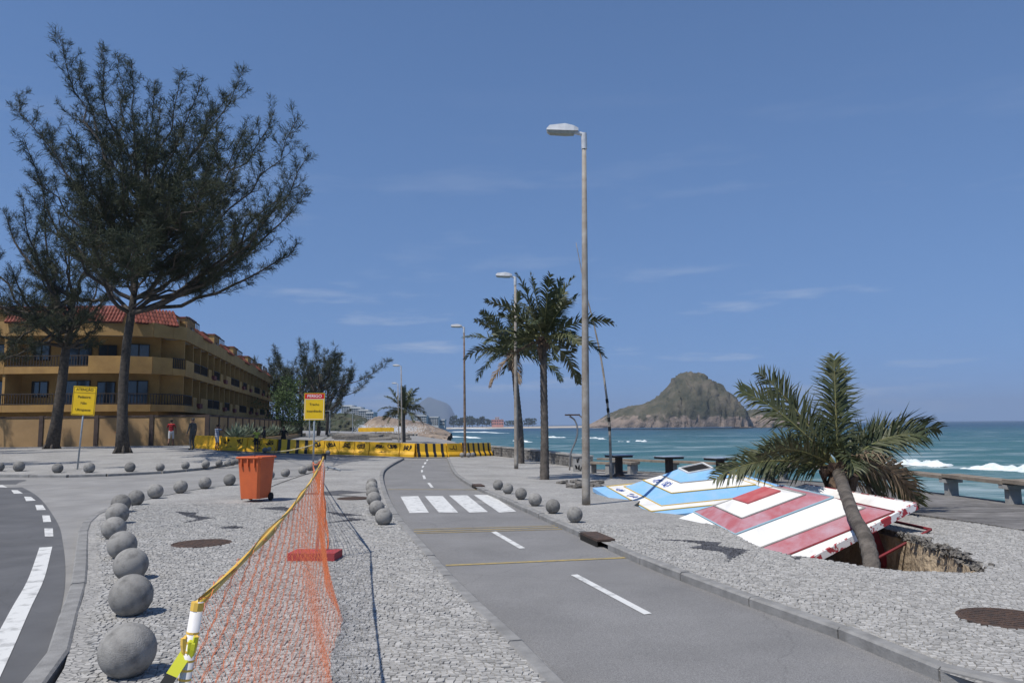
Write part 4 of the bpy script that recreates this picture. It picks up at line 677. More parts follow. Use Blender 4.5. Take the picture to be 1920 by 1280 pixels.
# ------------------------------------------------------------------ deck, rail, tables, wall
m_deck = M('weathered_deck', (.20, .19, .182), .9, (.12, .114, .108), 3, 9, .6, 40, isl=.22, bdist=.01); m_timber = M('weathered_timber', (.27, .23, .18), .9, (.16, .13, .105), 3, 9, .6, 30, bdist=.01)
co = [p for p in coast if -6 < p.y < 34]; dp = MB(); Lo = [Vector((p.x, p.y)) for p in co]; deck_poly = [xy(p) for p in deck_in if p.y > -6] + [(3.4, 33.4)] + [xy(p) for p in reversed(co)]
y = -5
while y < 33:                                   # planks run across, from the pavement to the sea edge
    def xat(L, yy): return float(np.interp(yy, [p.y for p in L], [p.x for p in L]))
    x0 = xat(deck_in, y) if y < 29 else xat(coast, y) - 1.2 ; x1 = xat(co, y) - .02
    if x1 - x0 > .3: z = gz((x0 + x1) / 2, y) + .015 + random.uniform(-.004, .004); dp.box(((x0 + x1) / 2, y + .06, z - .02), (x1 - x0, .128, .04))
    y += .138
pl = dp.build('deck_planks', m_deck, None); pl['kind'] = 'structure'; pl.name = 'deck'
rl = thing('bench_rail', 'long weathered timber bench rail on concrete posts along the sea edge', 'rail')
rp_ = smooth_line([(10.35, 1), (10.1, 9), (9.98, 15.7), (9.9, 20), (8.7, 25.2), (6.1, 29.8), (3.7, 33.2)], 2.2)
for a, b in zip(rp_[:-1], rp_[1:]):
    d = (b - a).normalized(); c = (a + b) / 2; z = gz(c.x, c.y); rot = Matrix.Rotation(math.atan2(d.y, d.x), 3, 'Z'); mb = MB()
    for off in (-.11, .11): nn = Vector((-d.y, d.x)) * off; mb.box((c.x + nn.x, c.y + nn.y, z + .45), ((b - a).length - .015, .2, .075), rot)
    mb.build('beam', m_timber, rl); mb = MB(); mb.box((a.x, a.y, z + .19), (.16, .24, .40), rot); mb.box((a.x, a.y, z + .37), (.26, .4, .08), rot); mb.build('post', m_conc_l, rl)
m_tabled = M('table_base', (.035, .033, .032), .7, (.06, .04, .03), 8); m_tablet = M('table_top', (.33, .4, .46), .35, (.25, .3, .35), 5)
for px, pt, lb in ((1160, 852, 'pedestal table with rusty foot between the thin mast and the bench'), (1254, 854.5, 'pedestal table behind the skylight of the blue roof'), (1350, 857, 'pedestal table behind the right slope of the blue roof'), (1442, 859, 'pedestal table half hidden behind the leaning palm fronds')):
    Y = {1160: 28.2, 1254: 27.2, 1350: 25.2, 1442: 23.4}[px]; t = AT(px, pt, Y); zb = gz(t.x, Y) + .015; h = t.z - zb; o = thing('pedestal_table', lb, 'table', (t.x, Y, zb), R_(20), 'tables on the deck')
    mb = MB(); mb.box((0, 0, h - .012), (.80, .80, .024)); tt_ = mb.build('table_top', m_tablet, o); mb = MB(); mb.box((0, 0, h - .06), (.74, .74, .07)); mb.build('top_frame', m_tabled, tt_); mb = MB(); mb.box((0, 0, h * .5 - .03), (.2, .2, h - .14)); mb.build('pedestal', m_tabled, o); mb = MB(); mb.box((0, 0, .05), (.36, .36, .10), taper=.6); mb.build('foot', m_rust, o)
# low stone wall
wl_ = thing('stone_wall', 'low grey stone wall curving along the promenade to the barriers', 'wall'); wp = smooth_line([(3.3, 34), (2.2, 38), (.8, 43), (-1.5, 47.8)], .55); r = random.Random(9)
for a, b in zip(wp[:-1], wp[1:]):
    d = (b - a).normalized(); c = (a + b) / 2; z = gz(c.x, c.y); rot = Matrix.Rotation(math.atan2(d.y, d.x), 3, 'Z')
    for k in range(3): mb = MB(); mb.box((c.x, c.y, z + .08 + .165 * k), ((b - a).length * r.uniform(.9, .98), .4 + r.uniform(-.02, .02), .155), rot @ Matrix.Rotation(r.uniform(-.02, .02), 3, 'Z')); mb.build('stone', m_wallstone, wl_)
    mb = MB(); mb.box((c.x, c.y, z + .53), ((b - a).length - .01, .46, .07), rot); mb.build('coping', m_conc_l, wl_)
# shower, graffiti block, benches, mast
m_steel = M('steel_tube', (.35, .34, .32), .35, (.25, .22, .2), 8, metal=.7)
b = G(1068, 881); o = thing('beach_shower', 'curved steel beach shower with a flat bar head', 'shower', b); mb = MB(); k = lambda px, py: tuple(AT(px, py, b.y) - b); mb.tube(smooth_line3([(0, 0, 0), k(1070, 850), k(1080, 825), k(1083, 805), k(1078, 788), k(1068, 780)], 20), .035, 8); mb.build('pipe', m_steel, o, True)
mb = MB(); mb.tube(smooth_line3([k(1086, 778), k(1093, 785), k(1097, 800)], 6), .03, 8); mb.build('second_pipe', m_steel, o); mb = MB(); mb.box(k(1073, 777.5), (.62, .22, .06)); mb.build('shower_head', m_rust, o)
b = G(1083, 883); o = thing('concrete_block', 'square concrete post with black scrawls next to the shower', 'post', b); mb = MB(); mb.box((0, 0, .3), (.36, .36, .6)); mb.box((0, 0, .615), (.42, .42, .05)); mb.build('block', m_conc_l, o); m_blk = M('black_spray', (.012, .012, .013), .7)
scribble(o, Vector((-.16, -.183, .02)), Vector((1, 0, 0)), Vector((0, 0, 1)), .32, .26, 5, m_blk, 14, .03); scribble(o, Vector((-.05, -.183, .33)), Vector((1, 0, 0)), Vector((0, 0, 1)), .12, .25, 6, m_blk, 8, .03)
for (a_, b_2, lb) in (((1104, 886), (1150, 888), 'concrete bench between the lamp pole and the thin mast'), ((1150, 885), (1192, 888), 'concrete bench beside the pedestal table with the rusty foot')):
    a, b = G(*a_), G(*b_2); d = (b - a).normalized(); c = (a + b) / 2; o = thing('concrete_bench', lb, 'bench', c, math.atan2(d.y, d.x)); L = (b - a).length; mb = MB(); mb.box((0, 0, .40), (L, .42, .08)); mb.build('seat', m_timber, o)
    for s_ in (-.36, .36): mb = MB(); mb.box((s_ * L, 0, .18), (.18, .34, .36)); mb.build('leg', m_conc_l, o)
b = G(1146, 896); o = thing('thin_mast', 'thin bowed mast leaning over the deck behind the lamp', 'mast', b); k = lambda px, py, dy=0: tuple(AT(px, py, b.y + dy) - b); mp_ = smooth_line3([(0, 0, 0), k(1142, 790), k(1130, 690, .2), k(1114, 610, .3), k(1098, 545, .4), k(1080, 455, .5)], 30); mb = MB(); mb.tube(mp_, list(np.linspace(.05, .012, 31)), 8); mb.build('pole', m_pole, o, True)
mb = MB()
for i in (5, 6, 7, 8): mb.tube([mp_[i], mp_[i].lerp(mp_[i + 1], .45)], .052, 8)
mb.build('paint_band', m_blk, o)
# broken slab by the lamp pole
bsl = MB(); r = random.Random(2)
for i in range(26): p = G(r.uniform(1052, 1128), r.uniform(903, 914)); s_ = r.uniform(.1, .4); bsl.box(p + Vector((0, 0, .03)), (s_, s_ * .6, .07), Matrix.Rotation(r.uniform(-.3, .3), 3, (1, r.random(), 0)) @ Matrix.Rotation(r.uniform(0, 3), 3, 'Z'))
tag(bsl.build('broken_slabs', m_crust, kind='stuff'), 'heap of broken pavement pieces left of the blue roof', 'rubble')
# ------------------------------------------------------------------ barriers
m_bar = M('yellow_barrier', (.8, .45, .02), .6, (.62, .33, .025), 1.6, 8, .2, 20, lo=.45, hi=.75)
m_stripe = bpy.data.materials.new('striped_barrier'); m_stripe.use_nodes = True; n_, l_, b_ = nodes(m_stripe); b_.inputs['Roughness'].default_value = .6
t_ = n_.new('ShaderNodeTexCoord'); s_x = n_.new('ShaderNodeSeparateXYZ'); l_.new(t_.outputs['Object'], s_x.inputs[0]); a_ = n_.new('ShaderNodeMath'); a_.operation = 'MULTIPLY'; a_.inputs[1].default_value = 2.05; l_.new(s_x.outputs[0], a_.inputs[0])
f_ = n_.new('ShaderNodeMath'); f_.operation = 'FRACT'; l_.new(a_.outputs[0], f_.inputs[0]); g2 = n_.new('ShaderNodeMath'); g2.operation = 'LESS_THAN'; g2.inputs[1].default_value = .36; l_.new(f_.outputs[0], g2.inputs[0])
x_ = n_.new('ShaderNodeMixRGB'); x_.inputs[1].default_value = (.8, .45, .02, 1); x_.inputs[2].default_value = (.015, .015, .016, 1); l_.new(g2.outputs[0], x_.inputs[0]); l_.new(x_.outputs[0], b_.inputs['Base Color'])
bx_ = [367, 413, 467, 522, 580, 609, 637, 666, 694, 751, 779, 835, 863, 918]; by_ = np.interp(bx_, [367, 413, 523, 609, 694, 751, 779, 835, 863, 918], [839.5, 842, 847.5, 850, 852.5, 854.5, 855.5, 855.5, 855, 853.5])
blab = ['yellow concrete barrier at the end by the uniformed man', 'yellow barrier with large black scrawl behind the man in the blue striped shirt', 'yellow barrier behind the person in the yellow shirt', 'black striped yellow barrier nearest the danger sign', 'yellow barrier with an eye shaped scrawl beside the danger sign', 'yellow barrier with a dense black tag, two along from the danger sign', 'yellow barrier with a round tangled black tag', 'yellow barrier with a crossed black tag', 'long yellow barrier with bracketed lettering and a looping tag', 'yellow barrier with a winged black tag beside the cycle path', 'black striped yellow barrier across the cycle path', 'plain yellow barrier with one small dark tag', 'black striped yellow barrier at the end by the stone wall']
for i in range(13):
    a, b = G(bx_[i] + .6, by_[i]), G(bx_[i + 1] - .6, by_[i + 1]); d = b - a; L = Vector((d.x, d.y)).length; o = thing('road_barrier', blab[i], 'barrier', a, math.atan2(d.y, d.x), 'yellow barriers across the road'); hh = 24.0 / FPX * (a.y + b.y) / 2
    pr = [(-.26, -.03), (-.26, .10), (-.15, .27), (-.09, hh), (.09, hh), (.15, .27), (.26, .10), (.26, -.03)]; dzz = (b.z - a.z); mb = MB(); v = [(x, y, z + x / L * dzz) for x in (0, L) for y, z in pr]; mb.add(v, [tuple(range(7, -1, -1)), tuple(range(8, 16))] + [(k, (k + 1) % 8, 8 + (k + 1) % 8, 8 + k) for k in range(8)]); mb.build('body', m_stripe if i in (3, 10, 12) else m_bar, o)
    if i in (0,): continue
    ey = Vector((0, .06, hh - .27)).normalized(); ex = Vector((1, 0, 0))
    if i not in (3, 10, 12):
        for q in range(2 if L > 1.3 else 1): scribble(o, Vector((L * (.15 + .45 * q), -.149, .30)), ex, ey, min(.75, L * (.7 if L < 1.3 else .36)), .34, 40 + i * 3 + q, m_blk, 16 if i != 11 else 8, .045)
        if i in (1, 2, 7, 8): scribble(o, Vector((L * .3, -.246, .12)), ex, Vector((0, .11, .17)).normalized(), L * .3, .12, 90 + i, m_blk, 8, .02)
# ------------------------------------------------------------------ signs
m_syel = M('sign_yellow', (.72, .47, .01), .45, (.66, .42, .015), 3); m_sred = M('sign_red', (.5, .02, .02), .45); m_swhite = M('sign_white', (.75, .75, .75), .5); m_sblk = M('sign_black', (.015, .015, .015), .6); m_galv = M('galvanised_post', (.36, .4, .43), .5, (.28, .31, .33), 6, metal=.3)
def text(parent, s_, size, x, z, mat, y=-.016, name='lettering'):
    cu = bpy.data.curves.new('lettering', 'FONT'); cu.body = s_; cu.size = size; cu.align_x = 'CENTER'; cu.align_y = 'CENTER'; cu.extrude = .001; to = bpy.data.objects.new('t', cu); C.objects.link(to); bpy.context.view_layer.update()
    me = bpy.data.meshes.new_from_object(to.evaluated_get(bpy.context.evaluated_depsgraph_get())); bpy.data.objects.remove(to); me.materials.clear(); me.materials.append(mat); o = link(name, me, parent); o.location = (x, y, z); o.rotation_euler = (math.pi / 2, 0, 0); return o
def sign(base, board, label, tilt, red, head, body):
    b = G(*base); x0, y0, x1, y1 = board; c = AT((x0 + x1) / 2, (y0 + y1) / 2, b.y) - b; w = (x1 - x0) / FPX * b.y; h = (y1 - y0) / FPX * b.y; o = thing('warning_sign', label, 'sign', b); o.rotation_euler = (0, tilt, 0); c = Vector((0, 0, c.length))
    mb = MB(); mb.tube([(0, .04, -.1), (0, .04, c.z + h * .4)], .032, 10); mb.build('post', m_galv, o, True); mb = MB(); mb.box((0, 0, c.z), (w, .02, h)); bd = mb.build('board', m_syel, o)
    t = .012; mb = MB(); e_ = .03
    for cx_, cz_, sx_, sz_ in ((0, h / 2 - e_, w - 2 * e_, t), (0, -h / 2 + e_, w - 2 * e_, t), (-w / 2 + e_, 0, t, h - 2 * e_), (w / 2 - e_, 0, t, h - 2 * e_), (0, h * .275, w - 2 * e_, t)): mb.box((cx_, -.012, c.z + cz_), (sx_, .004, sz_ + (t if sz_ > .1 else 0)))
    mb.build('border', m_swhite if red else m_sblk, bd)
    if red: mb = MB(); mb.box((0, -.0115, c.z + h * .385), (w * .95, .006, h * .19)); mb.build('red_panel', m_sred, bd)
    text(bd, head, h * (.16 if red else .125), 0, c.z + h * .385, m_swhite if red else m_sblk)
    for i, s_ in enumerate(body): text(bd, s_, h * .125, 0, c.z + h * ((.13, -.08, -.31) if len(body) == 3 else (.08, -.17))[i], m_sblk)
    return o, b
sign((144, 880), (130.5, 724, 174, 778), 'yellow ATENÇÃO pedestrian sign on a tilted grey post', R_(3.2), False, 'ATENÇÃO', ['Pedestre', 'Não', 'Ultrapasse'])
sg, sgb = sign((586.5, 882), (568, 737, 606, 787), 'yellow sign with red PERIGO heading on a taped white post', R_(.4), True, 'PERIGO', ['Trecho', 'Interditado'])
# ------------------------------------------------------------------ orange bins
m_bin = M('orange_bin', (.62, .14, .045), .5, (.5, .11, .04), 2.5, 6)
def bin_(base, w, h, label, rz):
    o = thing('wheelie_bin', label, 'bin', base, rz); a, b = w * .38, w * .46; d0, d1 = w * .42, w * .52; mb = MB()
    def rr(hx, hy, z, rad=.05): return [(sx_ * (hx - (rad if k else 0)), sy_ * (hy - (0 if k else rad)), z) for sx_, sy_, ks in ((-1, -1, (0, 1)), (1, -1, (1, 0)), (1, 1, (0, 1)), (-1, 1, (1, 0))) for k in ks]
    R0, R1, R2, R3 = rr(a, d0, .06), rr(b, d1, h * .9), rr(b * .93, d1 * .93, h * .9), rr(a * .9, d0 * .9, .12); v = R0 + R1 + R2 + R3; f = [tuple(range(7, -1, -1))]
    for l in range(3): f += [(l * 8 + k, l * 8 + (k + 1) % 8, l * 8 + 8 + (k + 1) % 8, l * 8 + 8 + k) for k in range(8)]
    f.append(tuple(24 + k for k in range(8))); mb.add(v, f); mb.build('body', m_bin, o)
    mb = MB(); P = [Vector(p) for p in rr(b * 1.07, d1 * 1.07, h * .9)]; P.append(P[0]); mb.tube(P, .024, 6); mb.box((0, d1 * 1.12, h * .9), (w * .8, .06, .05)); mb.build('rim', m_bin, o)
    for s_ in (-.55, 0, .55): mb = MB(); mb.box((s_ * b, -d1 * 1.0, h * .8), (.03, .07, h * .16)); mb.build('rib', m_bin, o)
    for s_ in (-1, 1): mb = MB(); mb.tube([(s_ * a * .98, d0 * .8, .08), (s_ * a * 1.15, d0 * .8, .08)], .09, 12); mb.build('wheel', M('tyre', (.02, .02, .02), .8), o)
    return o
bb_ = G(479, 938); o = bin_(bb_, .62, 1.06, 'orange wheelie bin standing open on the island pavement', R_(-14)); mb = MB()
for s_ in (-1, 1): mb.tube(smooth_line3([(s_ * .24, .3, .95), (s_ * .25, .34, 1.12), (s_ * .2, .36, 1.2)], 6), .006, 5)
mb.build('wire_handle', m_sblk, o)
bin_(G(224, 836.5), .5, 1.08, 'narrow orange bin against the ochre wall behind the forked tree', .3)
# ------------------------------------------------------------------ net fence and tape
m_net = M('orange_net', (.68, .19, .07), .6); m_tape = M('yellow_tape', (.72, .43, .05), .5, (.75, .5, .12), 3); m_wtape = M('white_post', (.72, .70, .68), .6, (.6, .57, .54), 8); m_gt = M('green_yellow_tape', (.55, .55, .03), .5)
pA = AT(371, 1128, 1.8); pAg = Vector((pA.x - .15, 1.74, 0)); pBg = G(594, 1047); pBt = AT(607, 856, pBg.y)
o = thing('tape_post', 'white banded post wound with yellow tape holding the orange net', 'post', (pAg.x, pAg.y, 0)); q = pA - pAg; mb = MB(); mb.tube([(0, 0, -.02), tuple(q)], .0135, 10); mb.build('pole', m_wtape, o, True); mb = MB()
for k in range(16):
    t = .7 + .26 * k / 16; mb.tube([q * t, q * (t + .004)], .0139, 10)
mb.tube([q * .3, q * .80], .0142, 10); mb.tube([q * .985, q * 1.0], .0142, 10); mb.build('tape_band', m_tape, o)
mb = MB(); r = random.Random(4)
for k in range(9): a = r.uniform(0, 6.28); d = Vector((math.cos(a), math.sin(a), r.uniform(-.8, .5))) * r.uniform(.008, .018); mb.tube(smooth_line3([q * .93, q * .93 + d + Vector((0, 0, .01)), q * .91 + d * .6, q * .9], 8), [.002 + .005 * math.sin(math.pi * j / 8) for j in range(9)], 5, k % 2)
mb.build('tape_knot', [m_gt, m_tape], o)
mb = MB(); v = []; A_, B_ = q * .92, Vector((-.16, -.35, .50))
for j in range(13): p = A_.lerp(B_, j / 12); v += [p + Vector((-.012, 0, .006)), p + Vector((.012, 0, -.004))]
mb.add(v, [(2 * j, 2 * j + 2, 2 * j + 3, 2 * j + 1) for j in range(12)]); mt = mb.build('loose_tape', [m_gt, m_sblk], o); mt.data.polygons.foreach_set('material_index', [1 if j % 5 in (1, 2) else 0 for j in range(12)])
o = thing('red_base_post', 'thin pole on a square red base slab carrying the orange net', 'post', (pBg.x, pBg.y, 0)); mb = MB(); q2 = pBt - pBg; mb.tube([(0, 0, .08), tuple(q2)], .017, 10); mb.build('pole', m_wtape, o, True); mb = MB(); mb.box((-.02, 0, .045), (.58, .34, .09), Matrix.Rotation(R_(-4), 3, 'Z')); mb.build('base_slab', M('red_slab', (.42, .05, .055), .75, (.3, .06, .06), 8), o); mb = MB(); mb.tube([q2 * .97, q2 * 1.03], .03, 8); mb.build('pole_cap', m_sblk, o)
# the net: real strands hung from the tape and trailing on the ground
def net(name, A, B, Ag, Bg, nu, nv, label, th=.0022, sag=.08, slack=.18):
    mb = MB(); P = []
    for i in range(nu + 1):
        t = i / nu; top = A.lerp(B, t); top.z -= sag * 4 * t * (1 - t); bot = Ag.lerp(Bg, t); bot.x += slack * math.sin(math.pi * t) + .04 * math.sin(t * 23); bot.z = gz(bot.x, bot.y) + .012; row = []
        for j in range(nv + 1):
            s_ = j / nv; p = top.lerp(bot, s_); p.z -= .10 * math.sin(math.pi * s_); p.z = max(p.z, gz(p.x, p.y) + .012); p += Vector((.012 * math.sin(j * 1.7 + i * .31), 0, .006 * math.sin(i * 1.1 + j))); row.append(p)
        P.append(row)
    def strand(pts, w):
        v = []; 
        for i, p in enumerate(pts): d = (pts[min(i + 1, len(pts) - 1)] - pts[max(0, i - 1)]).normalized(); a = d.orthogonal().normalized() * w; b = d.cross(a); v += [p + a, p - a * .5 + b * .87, p - a * .5 - b * .87]
        mb.add(v, [(3 * i + k, 3 * i + (k + 1) % 3, 3 * i + 3 + (k + 1) % 3, 3 * i + 3 + k) for i in range(len(pts) - 1) for k in range(3)])
    for j in range(nv + 1): strand([P[i][j] for i in range(nu + 1)], th * (1.6 if j in (0, nv) else .8))
    for i in range(nu + 1): strand(P[i], th * .8)
    return tag(mb.build(name, m_net), label, 'net')
net('orange_net', pA, pBt - Vector((0, 0, .03)), pAg + Vector((.05, 0, 0)), pBg, 400, 56, 'orange safety net strung from the taped post to the red base post', .00055, .08, .34)
def band(name, A, B, w, mat, label, sag=.03, n=30, wob=.012):
    mb = MB(); v = []
    for i in range(n + 1): t = i / n; p = A.lerp(B, t); p.z -= sag * 4 * t * (1 - t); k = math.sin(i * .8) * wob; v += [p + Vector((k, 0, w / 2)), p + Vector((-k, .004, -w / 2))]
    mb.add(v, [(2 * i, 2 * i + 2, 2 * i + 3, 2 * i + 1) for i in range(n)]); mb.tube([(Vector(v[2 * i]) + Vector(v[2 * i + 1])) / 2 for i in range(n + 1)], w * .33, 7); return tag(mb.build(name, mat, None, True), label, 'tape')
band('barrier_tape', pA + Vector((0, 0, -.005)), pBt, .026, m_tape, 'yellow tape stretched along the top of the orange net', .085)
sT = sgb + Vector((0, 0, .32)); m_ntape = M('striped_tape', (.6, .55, .4), .6, (.4, .3, .1), 9)
band('barrier_tape', pBt, sT, .03, m_net, 'orange tape from the red base post to the danger sign', .1); sT2 = sgb + Vector((0, 0, .95)); band('barrier_tape', sT2, AT(497, 845, 44), .05, m_ntape, 'pale tape from the danger sign to the barriers past the bin', .12); band('barrier_tape', sT2 + Vector((0, 0, .06)), AT(640, 806, 60), .05, m_ntape, 'pale tape from the danger sign out over the closed road', .05)
net('orange_net', pBt - Vector((0, 0, .02)), sT, pBg + Vector((.1, .1, 0)), sgb + Vector((.3, -1, 0)), 60, 10, 'loose orange net trailing from the red base post towards the danger sign', .004, .3, .1)
cb_ = MB(); cb_.tube(smooth_line3([G(452, 936), G(520, 907), G(560, 893), G(590, 884)], 20), .008, 5); tag(cb_.build('loose_cord', m_sblk), 'thin dark cord lying on the pavement behind the bin', 'cord')
st_ = MB(); st_.tube([G(612, 876) + Vector((0, 0, .04)), G(638, 882) + Vector((0, 0, .03))], .03, 6); tag(st_.build('fallen_pole', m_galv), 'fallen thin pole lying behind the orange net', 'pole')
# ------------------------------------------------------------------ apartment building
m_och = M('ochre_render', (.41, .25, .09), .9, (.31, .185, .07), .9, 8, .3, 12); m_och_l = M('ochre_render_pale', (.38, .24, .095), .9, (.3, .185, .072), .9, 8, .3, 12); m_slab = M('white_soffit', (.5, .48, .44), .9); m_rail = M('dark_timber_rail', (.035, .028, .024), .7, (.06, .045, .035), 5); m_tile = M('red_roof_tile', (.25, .075, .05), .8, (.15, .045, .035), 3, 8, isl=.3); m_frame = M('dark_frame', (.03, .026, .022), .6); m_plant = M('red_planter', (.16, .05, .045), .85)
m_pane = M('window_pane', (.03, .04, .05), .08, spec=.8)
bd = thing('apartment_building', 'long ochre apartment block with balconies, dark railings and red tiled eaves', 'building')
near_c = Vector((-27.3, 64.2)); far_e = Vector((-40.7, 131)); ud = (far_e - near_c).normalized(); nrm = Vector((ud.y, -ud.x))
if nrm.x < 0: nrm = -nrm
def FP(u, off): p = near_c + ud * u + nrm * off; return p
arc = [near_c + Vector((-.35, -1.6)), near_c + Vector((-1.3, -3.0)), near_c + Vector((-3.0, -4.0)), near_c + Vector((-5.5, -4.5))]
front = [near_c + Vector((-5.5 - 6.5 * i, -4.5 + .0 * i)) for i in range(1, 6)]
L_all = (far_e - near_c).length; NB = 10; bay = L_all / NB
def ribbon(mb, pts, z0, z1, th, mi=0):           # upright band along plan points
    for a, b in zip(pts[:-1], pts[1:]):
        d = b - a; c = (a + b) / 2; mb.box((c.x, c.y, (z0 + z1) / 2), (d.length + .02, th, z1 - z0), Matrix.Rotation(math.atan2(d.y, d.x), 3, 'Z'), mi)
def part(name, mat, f): mb = MB(); f(mb); return mb.build(name, mat, bd)
FZ = [3.35, 6.3, 9.25]; inner = [FP(L_all, -1.8), FP(-.5, -1.8), near_c + Vector((-4.2, -1.6)), near_c + Vector((-6.5, -2.5)), near_c + Vector((-40, -2.5)), near_c + Vector((-40, 16)), FP(L_all, -14)]
part('wall', m_och, lambda mb: mb.prism([(p.x, p.y) for p in inner][::-1], -.2, 9.2))
outer = [FP(L_all, 0)] + [near_c] + arc + front; 
for i, z in enumerate(FZ):
    poly = [(p.x, p.y) for p in outer] + [(near_c.x - 38, near_c.y + 5), (FP(L_all, -4).x, FP(L_all, -4).y)]
    part('floor_slab', m_slab, lambda mb: mb.prism(poly[::-1], z - .16, z + .04))
line_out = [FP(b_i * bay, 0) for b_i in range(NB, -1, -1)] + arc + front
# balcony fronts: solid ochre band below every floor line, parapet or railing above
for i, z in enumerate(FZ):
    part('slab_edge', m_och_l if i == 2 else m_och, lambda mb: ribbon(mb, line_out, z - .38, z + .16 if i < 2 else z + .75, .22))
def railing(a, b, z0, z1, nbar):
    mb = MB(); d = b - a; rot = Matrix.Rotation(math.atan2(d.y, d.x), 3, 'Z'); c = (a + b) / 2; mb.box((c.x, c.y, z1), (d.length, .08, .08), rot); mb.box((c.x, c.y, z0 + .08), (d.length, .06, .06), rot)
    for k in range(nbar + 1): p = a.lerp(b, k / nbar); mb.box((p.x, p.y, (z0 + z1) / 2), (.05, .05, z1 - z0), rot)
    mb.build('railing', m_rail, bd)
def window(c, d, w, h, z, pan=2):
    rot = Matrix.Rotation(math.atan2(d.y, d.x), 3, 'Z'); mb = MB(); mb.box((c.x, c.y, z + h / 2), (w, .10, h), rot); f = mb.build('window', m_frame, bd)
    for k in range(pan): q = c + d * ((k + .5) / pan - .5) * w; n2 = Vector((d.y, -d.x)); n2 = n2 if n2.dot(Vector((1, -1))) > 0 else -n2; q = q + n2 * .045; mb = MB(); mb.box((q.x, q.y, z + h / 2), (w / pan - .12, .03, h - .16), rot); mb.build('pane', m_pane, f)
rnd = random.Random(12)
for i, z in enumerate(FZ[:2]):
    for b_i in range(NB):
        u0, u1 = b_i * bay, (b_i + 1) * bay; um = u0 + bay * .52
        for uu, dep in ((u0, 1.9), (um, 1.75)): a, b2 = FP(uu, -.02), FP(uu, -dep); part('fin_wall', m_och, lambda mb: ribbon(mb, [a, b2], z + .04, z + 2.6, .18))
        window(FP(u0 + bay * .26, -1.75), ud, 2.0, 2.1, z + .05, 2); window(FP(u0 + bay * .78, -1.75), ud, 1.4, 1.5 if (b_i + i) % 2 else 2.1, z + (.6 if (b_i + i) % 2 else .05), 2)
        if (b_i + i) % 3 != 1: railing(FP(u0 + .25, 0), FP(um - .2, 0), z + .16, z + 1.0, 9); a, b2 = FP(um, 0), FP(u1, 0); part('parapet', m_och, lambda mb: ribbon(mb, [a, a.lerp(b2, .45)], z + .16, z + .95, .2)); p = FP(um + bay * .36, .12); part('planter', m_plant, lambda mb: mb.box((p.x, p.y, z + .25), (1.3, .4, .4), Matrix.Rotation(math.atan2(ud.y, ud.x), 3, 'Z')))
        else: a, b2 = FP(u0 + .2, 0), FP(um - .1, 0); part('parapet', m_och, lambda mb: ribbon(mb, [a, b2], z + .16, z + .98, .2)); railing(FP(um + .2, 0), FP(u1 - .2, 0), z + .16, z + 1.0, 8)
    # the rounded near end and the front
    seq = [near_c] + arc + front
    for k in range(len(seq) - 1):
        a, b2 = seq[k], seq[k + 1]
        if k in (1, 2, 3) and i == 1 or (k > 4 and (k + i) % 3 == 0): part('parapet', m_och, lambda mb: ribbon(mb, [a, b2], z + .16, z + .98, .2))
        else: railing(a, b2, z + .16, z + 1.0, max(4, int((b2 - a).length / .22)))
        if k > 3:
            cx_ = (a.x + b2.x) / 2; window(Vector((cx_ + 1.4, near_c.y - 2.58)), Vector((1, 0)), 2.0, 2.1, z + .05, 2); window(Vector((cx_ - 1.6, near_c.y - 2.58)), Vector((1, 0)), 1.3, 1.3, z + .8, 2); pp = Vector((b2.x, b2.y)); part('fin_wall', m_och, lambda mb: ribbon(mb, [pp, pp + Vector((0, 2.0))], z + .04, z + 2.6, .2))
    window(Vector((near_c.x - 3.0, near_c.y - 1.75)), Vector((.8, .6)).normalized(), 1.6, 2.1, z + .05, 2); window(Vector((near_c.x - 5.3, near_c.y - 2.15)), Vector((.93, .37)).normalized(), 1.3, 2.0, z + .05, 2)
# tiled eaves, roof terrace rails and penthouses
def tiles(a, b, z0, z1, dep, nn):
    d = b - a; L = d.length; dd = d / L; n = max(4, int(L / .26)); out = nn; mb = MB()
    for k in range(n):
        p = a + dd * (k + .5) * L / n; q0 = Vector((p.x + out.x * dep, p.y + out.y * dep, z0)); q1 = Vector((p.x - out.x * .1, p.y - out.y * .1, z1))
        for s_ in range(4): mb.tube([q0.lerp(q1, s_ / 4), q0.lerp(q1, (s_ + 1.08) / 4)], [.135, .105], 6)
    mb.build('tile_course', m_tile, bd); mb = MB(); mb.add([(a.x + out.x * dep, a.y + out.y * dep, z0 - .08), (b.x + out.x * dep, b.y + out.y * dep, z0 - .08), (b.x, b.y, z1 - .06), (a.x, a.y, z1 - .06)], [(0, 1, 2, 3)]); mb.build('eave_board', m_rail, bd)
tz = FZ[2] + .75
for b_i in range(NB):
    u0 = b_i * bay
    if b_i % 2: tiles(FP(u0 + .3, -.6), FP(u0 + bay * .62, -.6), tz - .15, tz + .75, .85, nrm)
    else: railing(FP(u0 + .3, -.05), FP(u0 + bay * .85, -.05), tz - .05, tz + .95, 9)
    c = FP(u0 + bay * .45, -3.3); rot = Matrix.Rotation(math.atan2(ud.y, ud.x), 3, 'Z'); hh = 1.9 if b_i % 2 else 1.35
    part('penthouse', m_och_l, lambda mb: mb.box((c.x, c.y, tz + hh / 2 - .4), (bay * .5, 3.6, hh + .8), rot)); part('penthouse_cap', m_tile, lambda mb: mb.box((c.x, c.y, tz + hh + .05), (bay * .53, 3.8, .1), rot))
    q = FP(u0 + bay * .45, -1.46); window(q, ud, 1.2, 1.0, tz + .15, 2)
tiles(near_c + Vector((-.6, -.8)), arc[2] + Vector((.1, .5)), tz - .1, tz + 1.2, .9, Vector((.75, -.66)).normalized()); tiles(arc[2] + Vector((-.1, .5)), front[0] + Vector((0, .5)), tz - .1, tz + 1.2, .9, Vector((0, -1)))
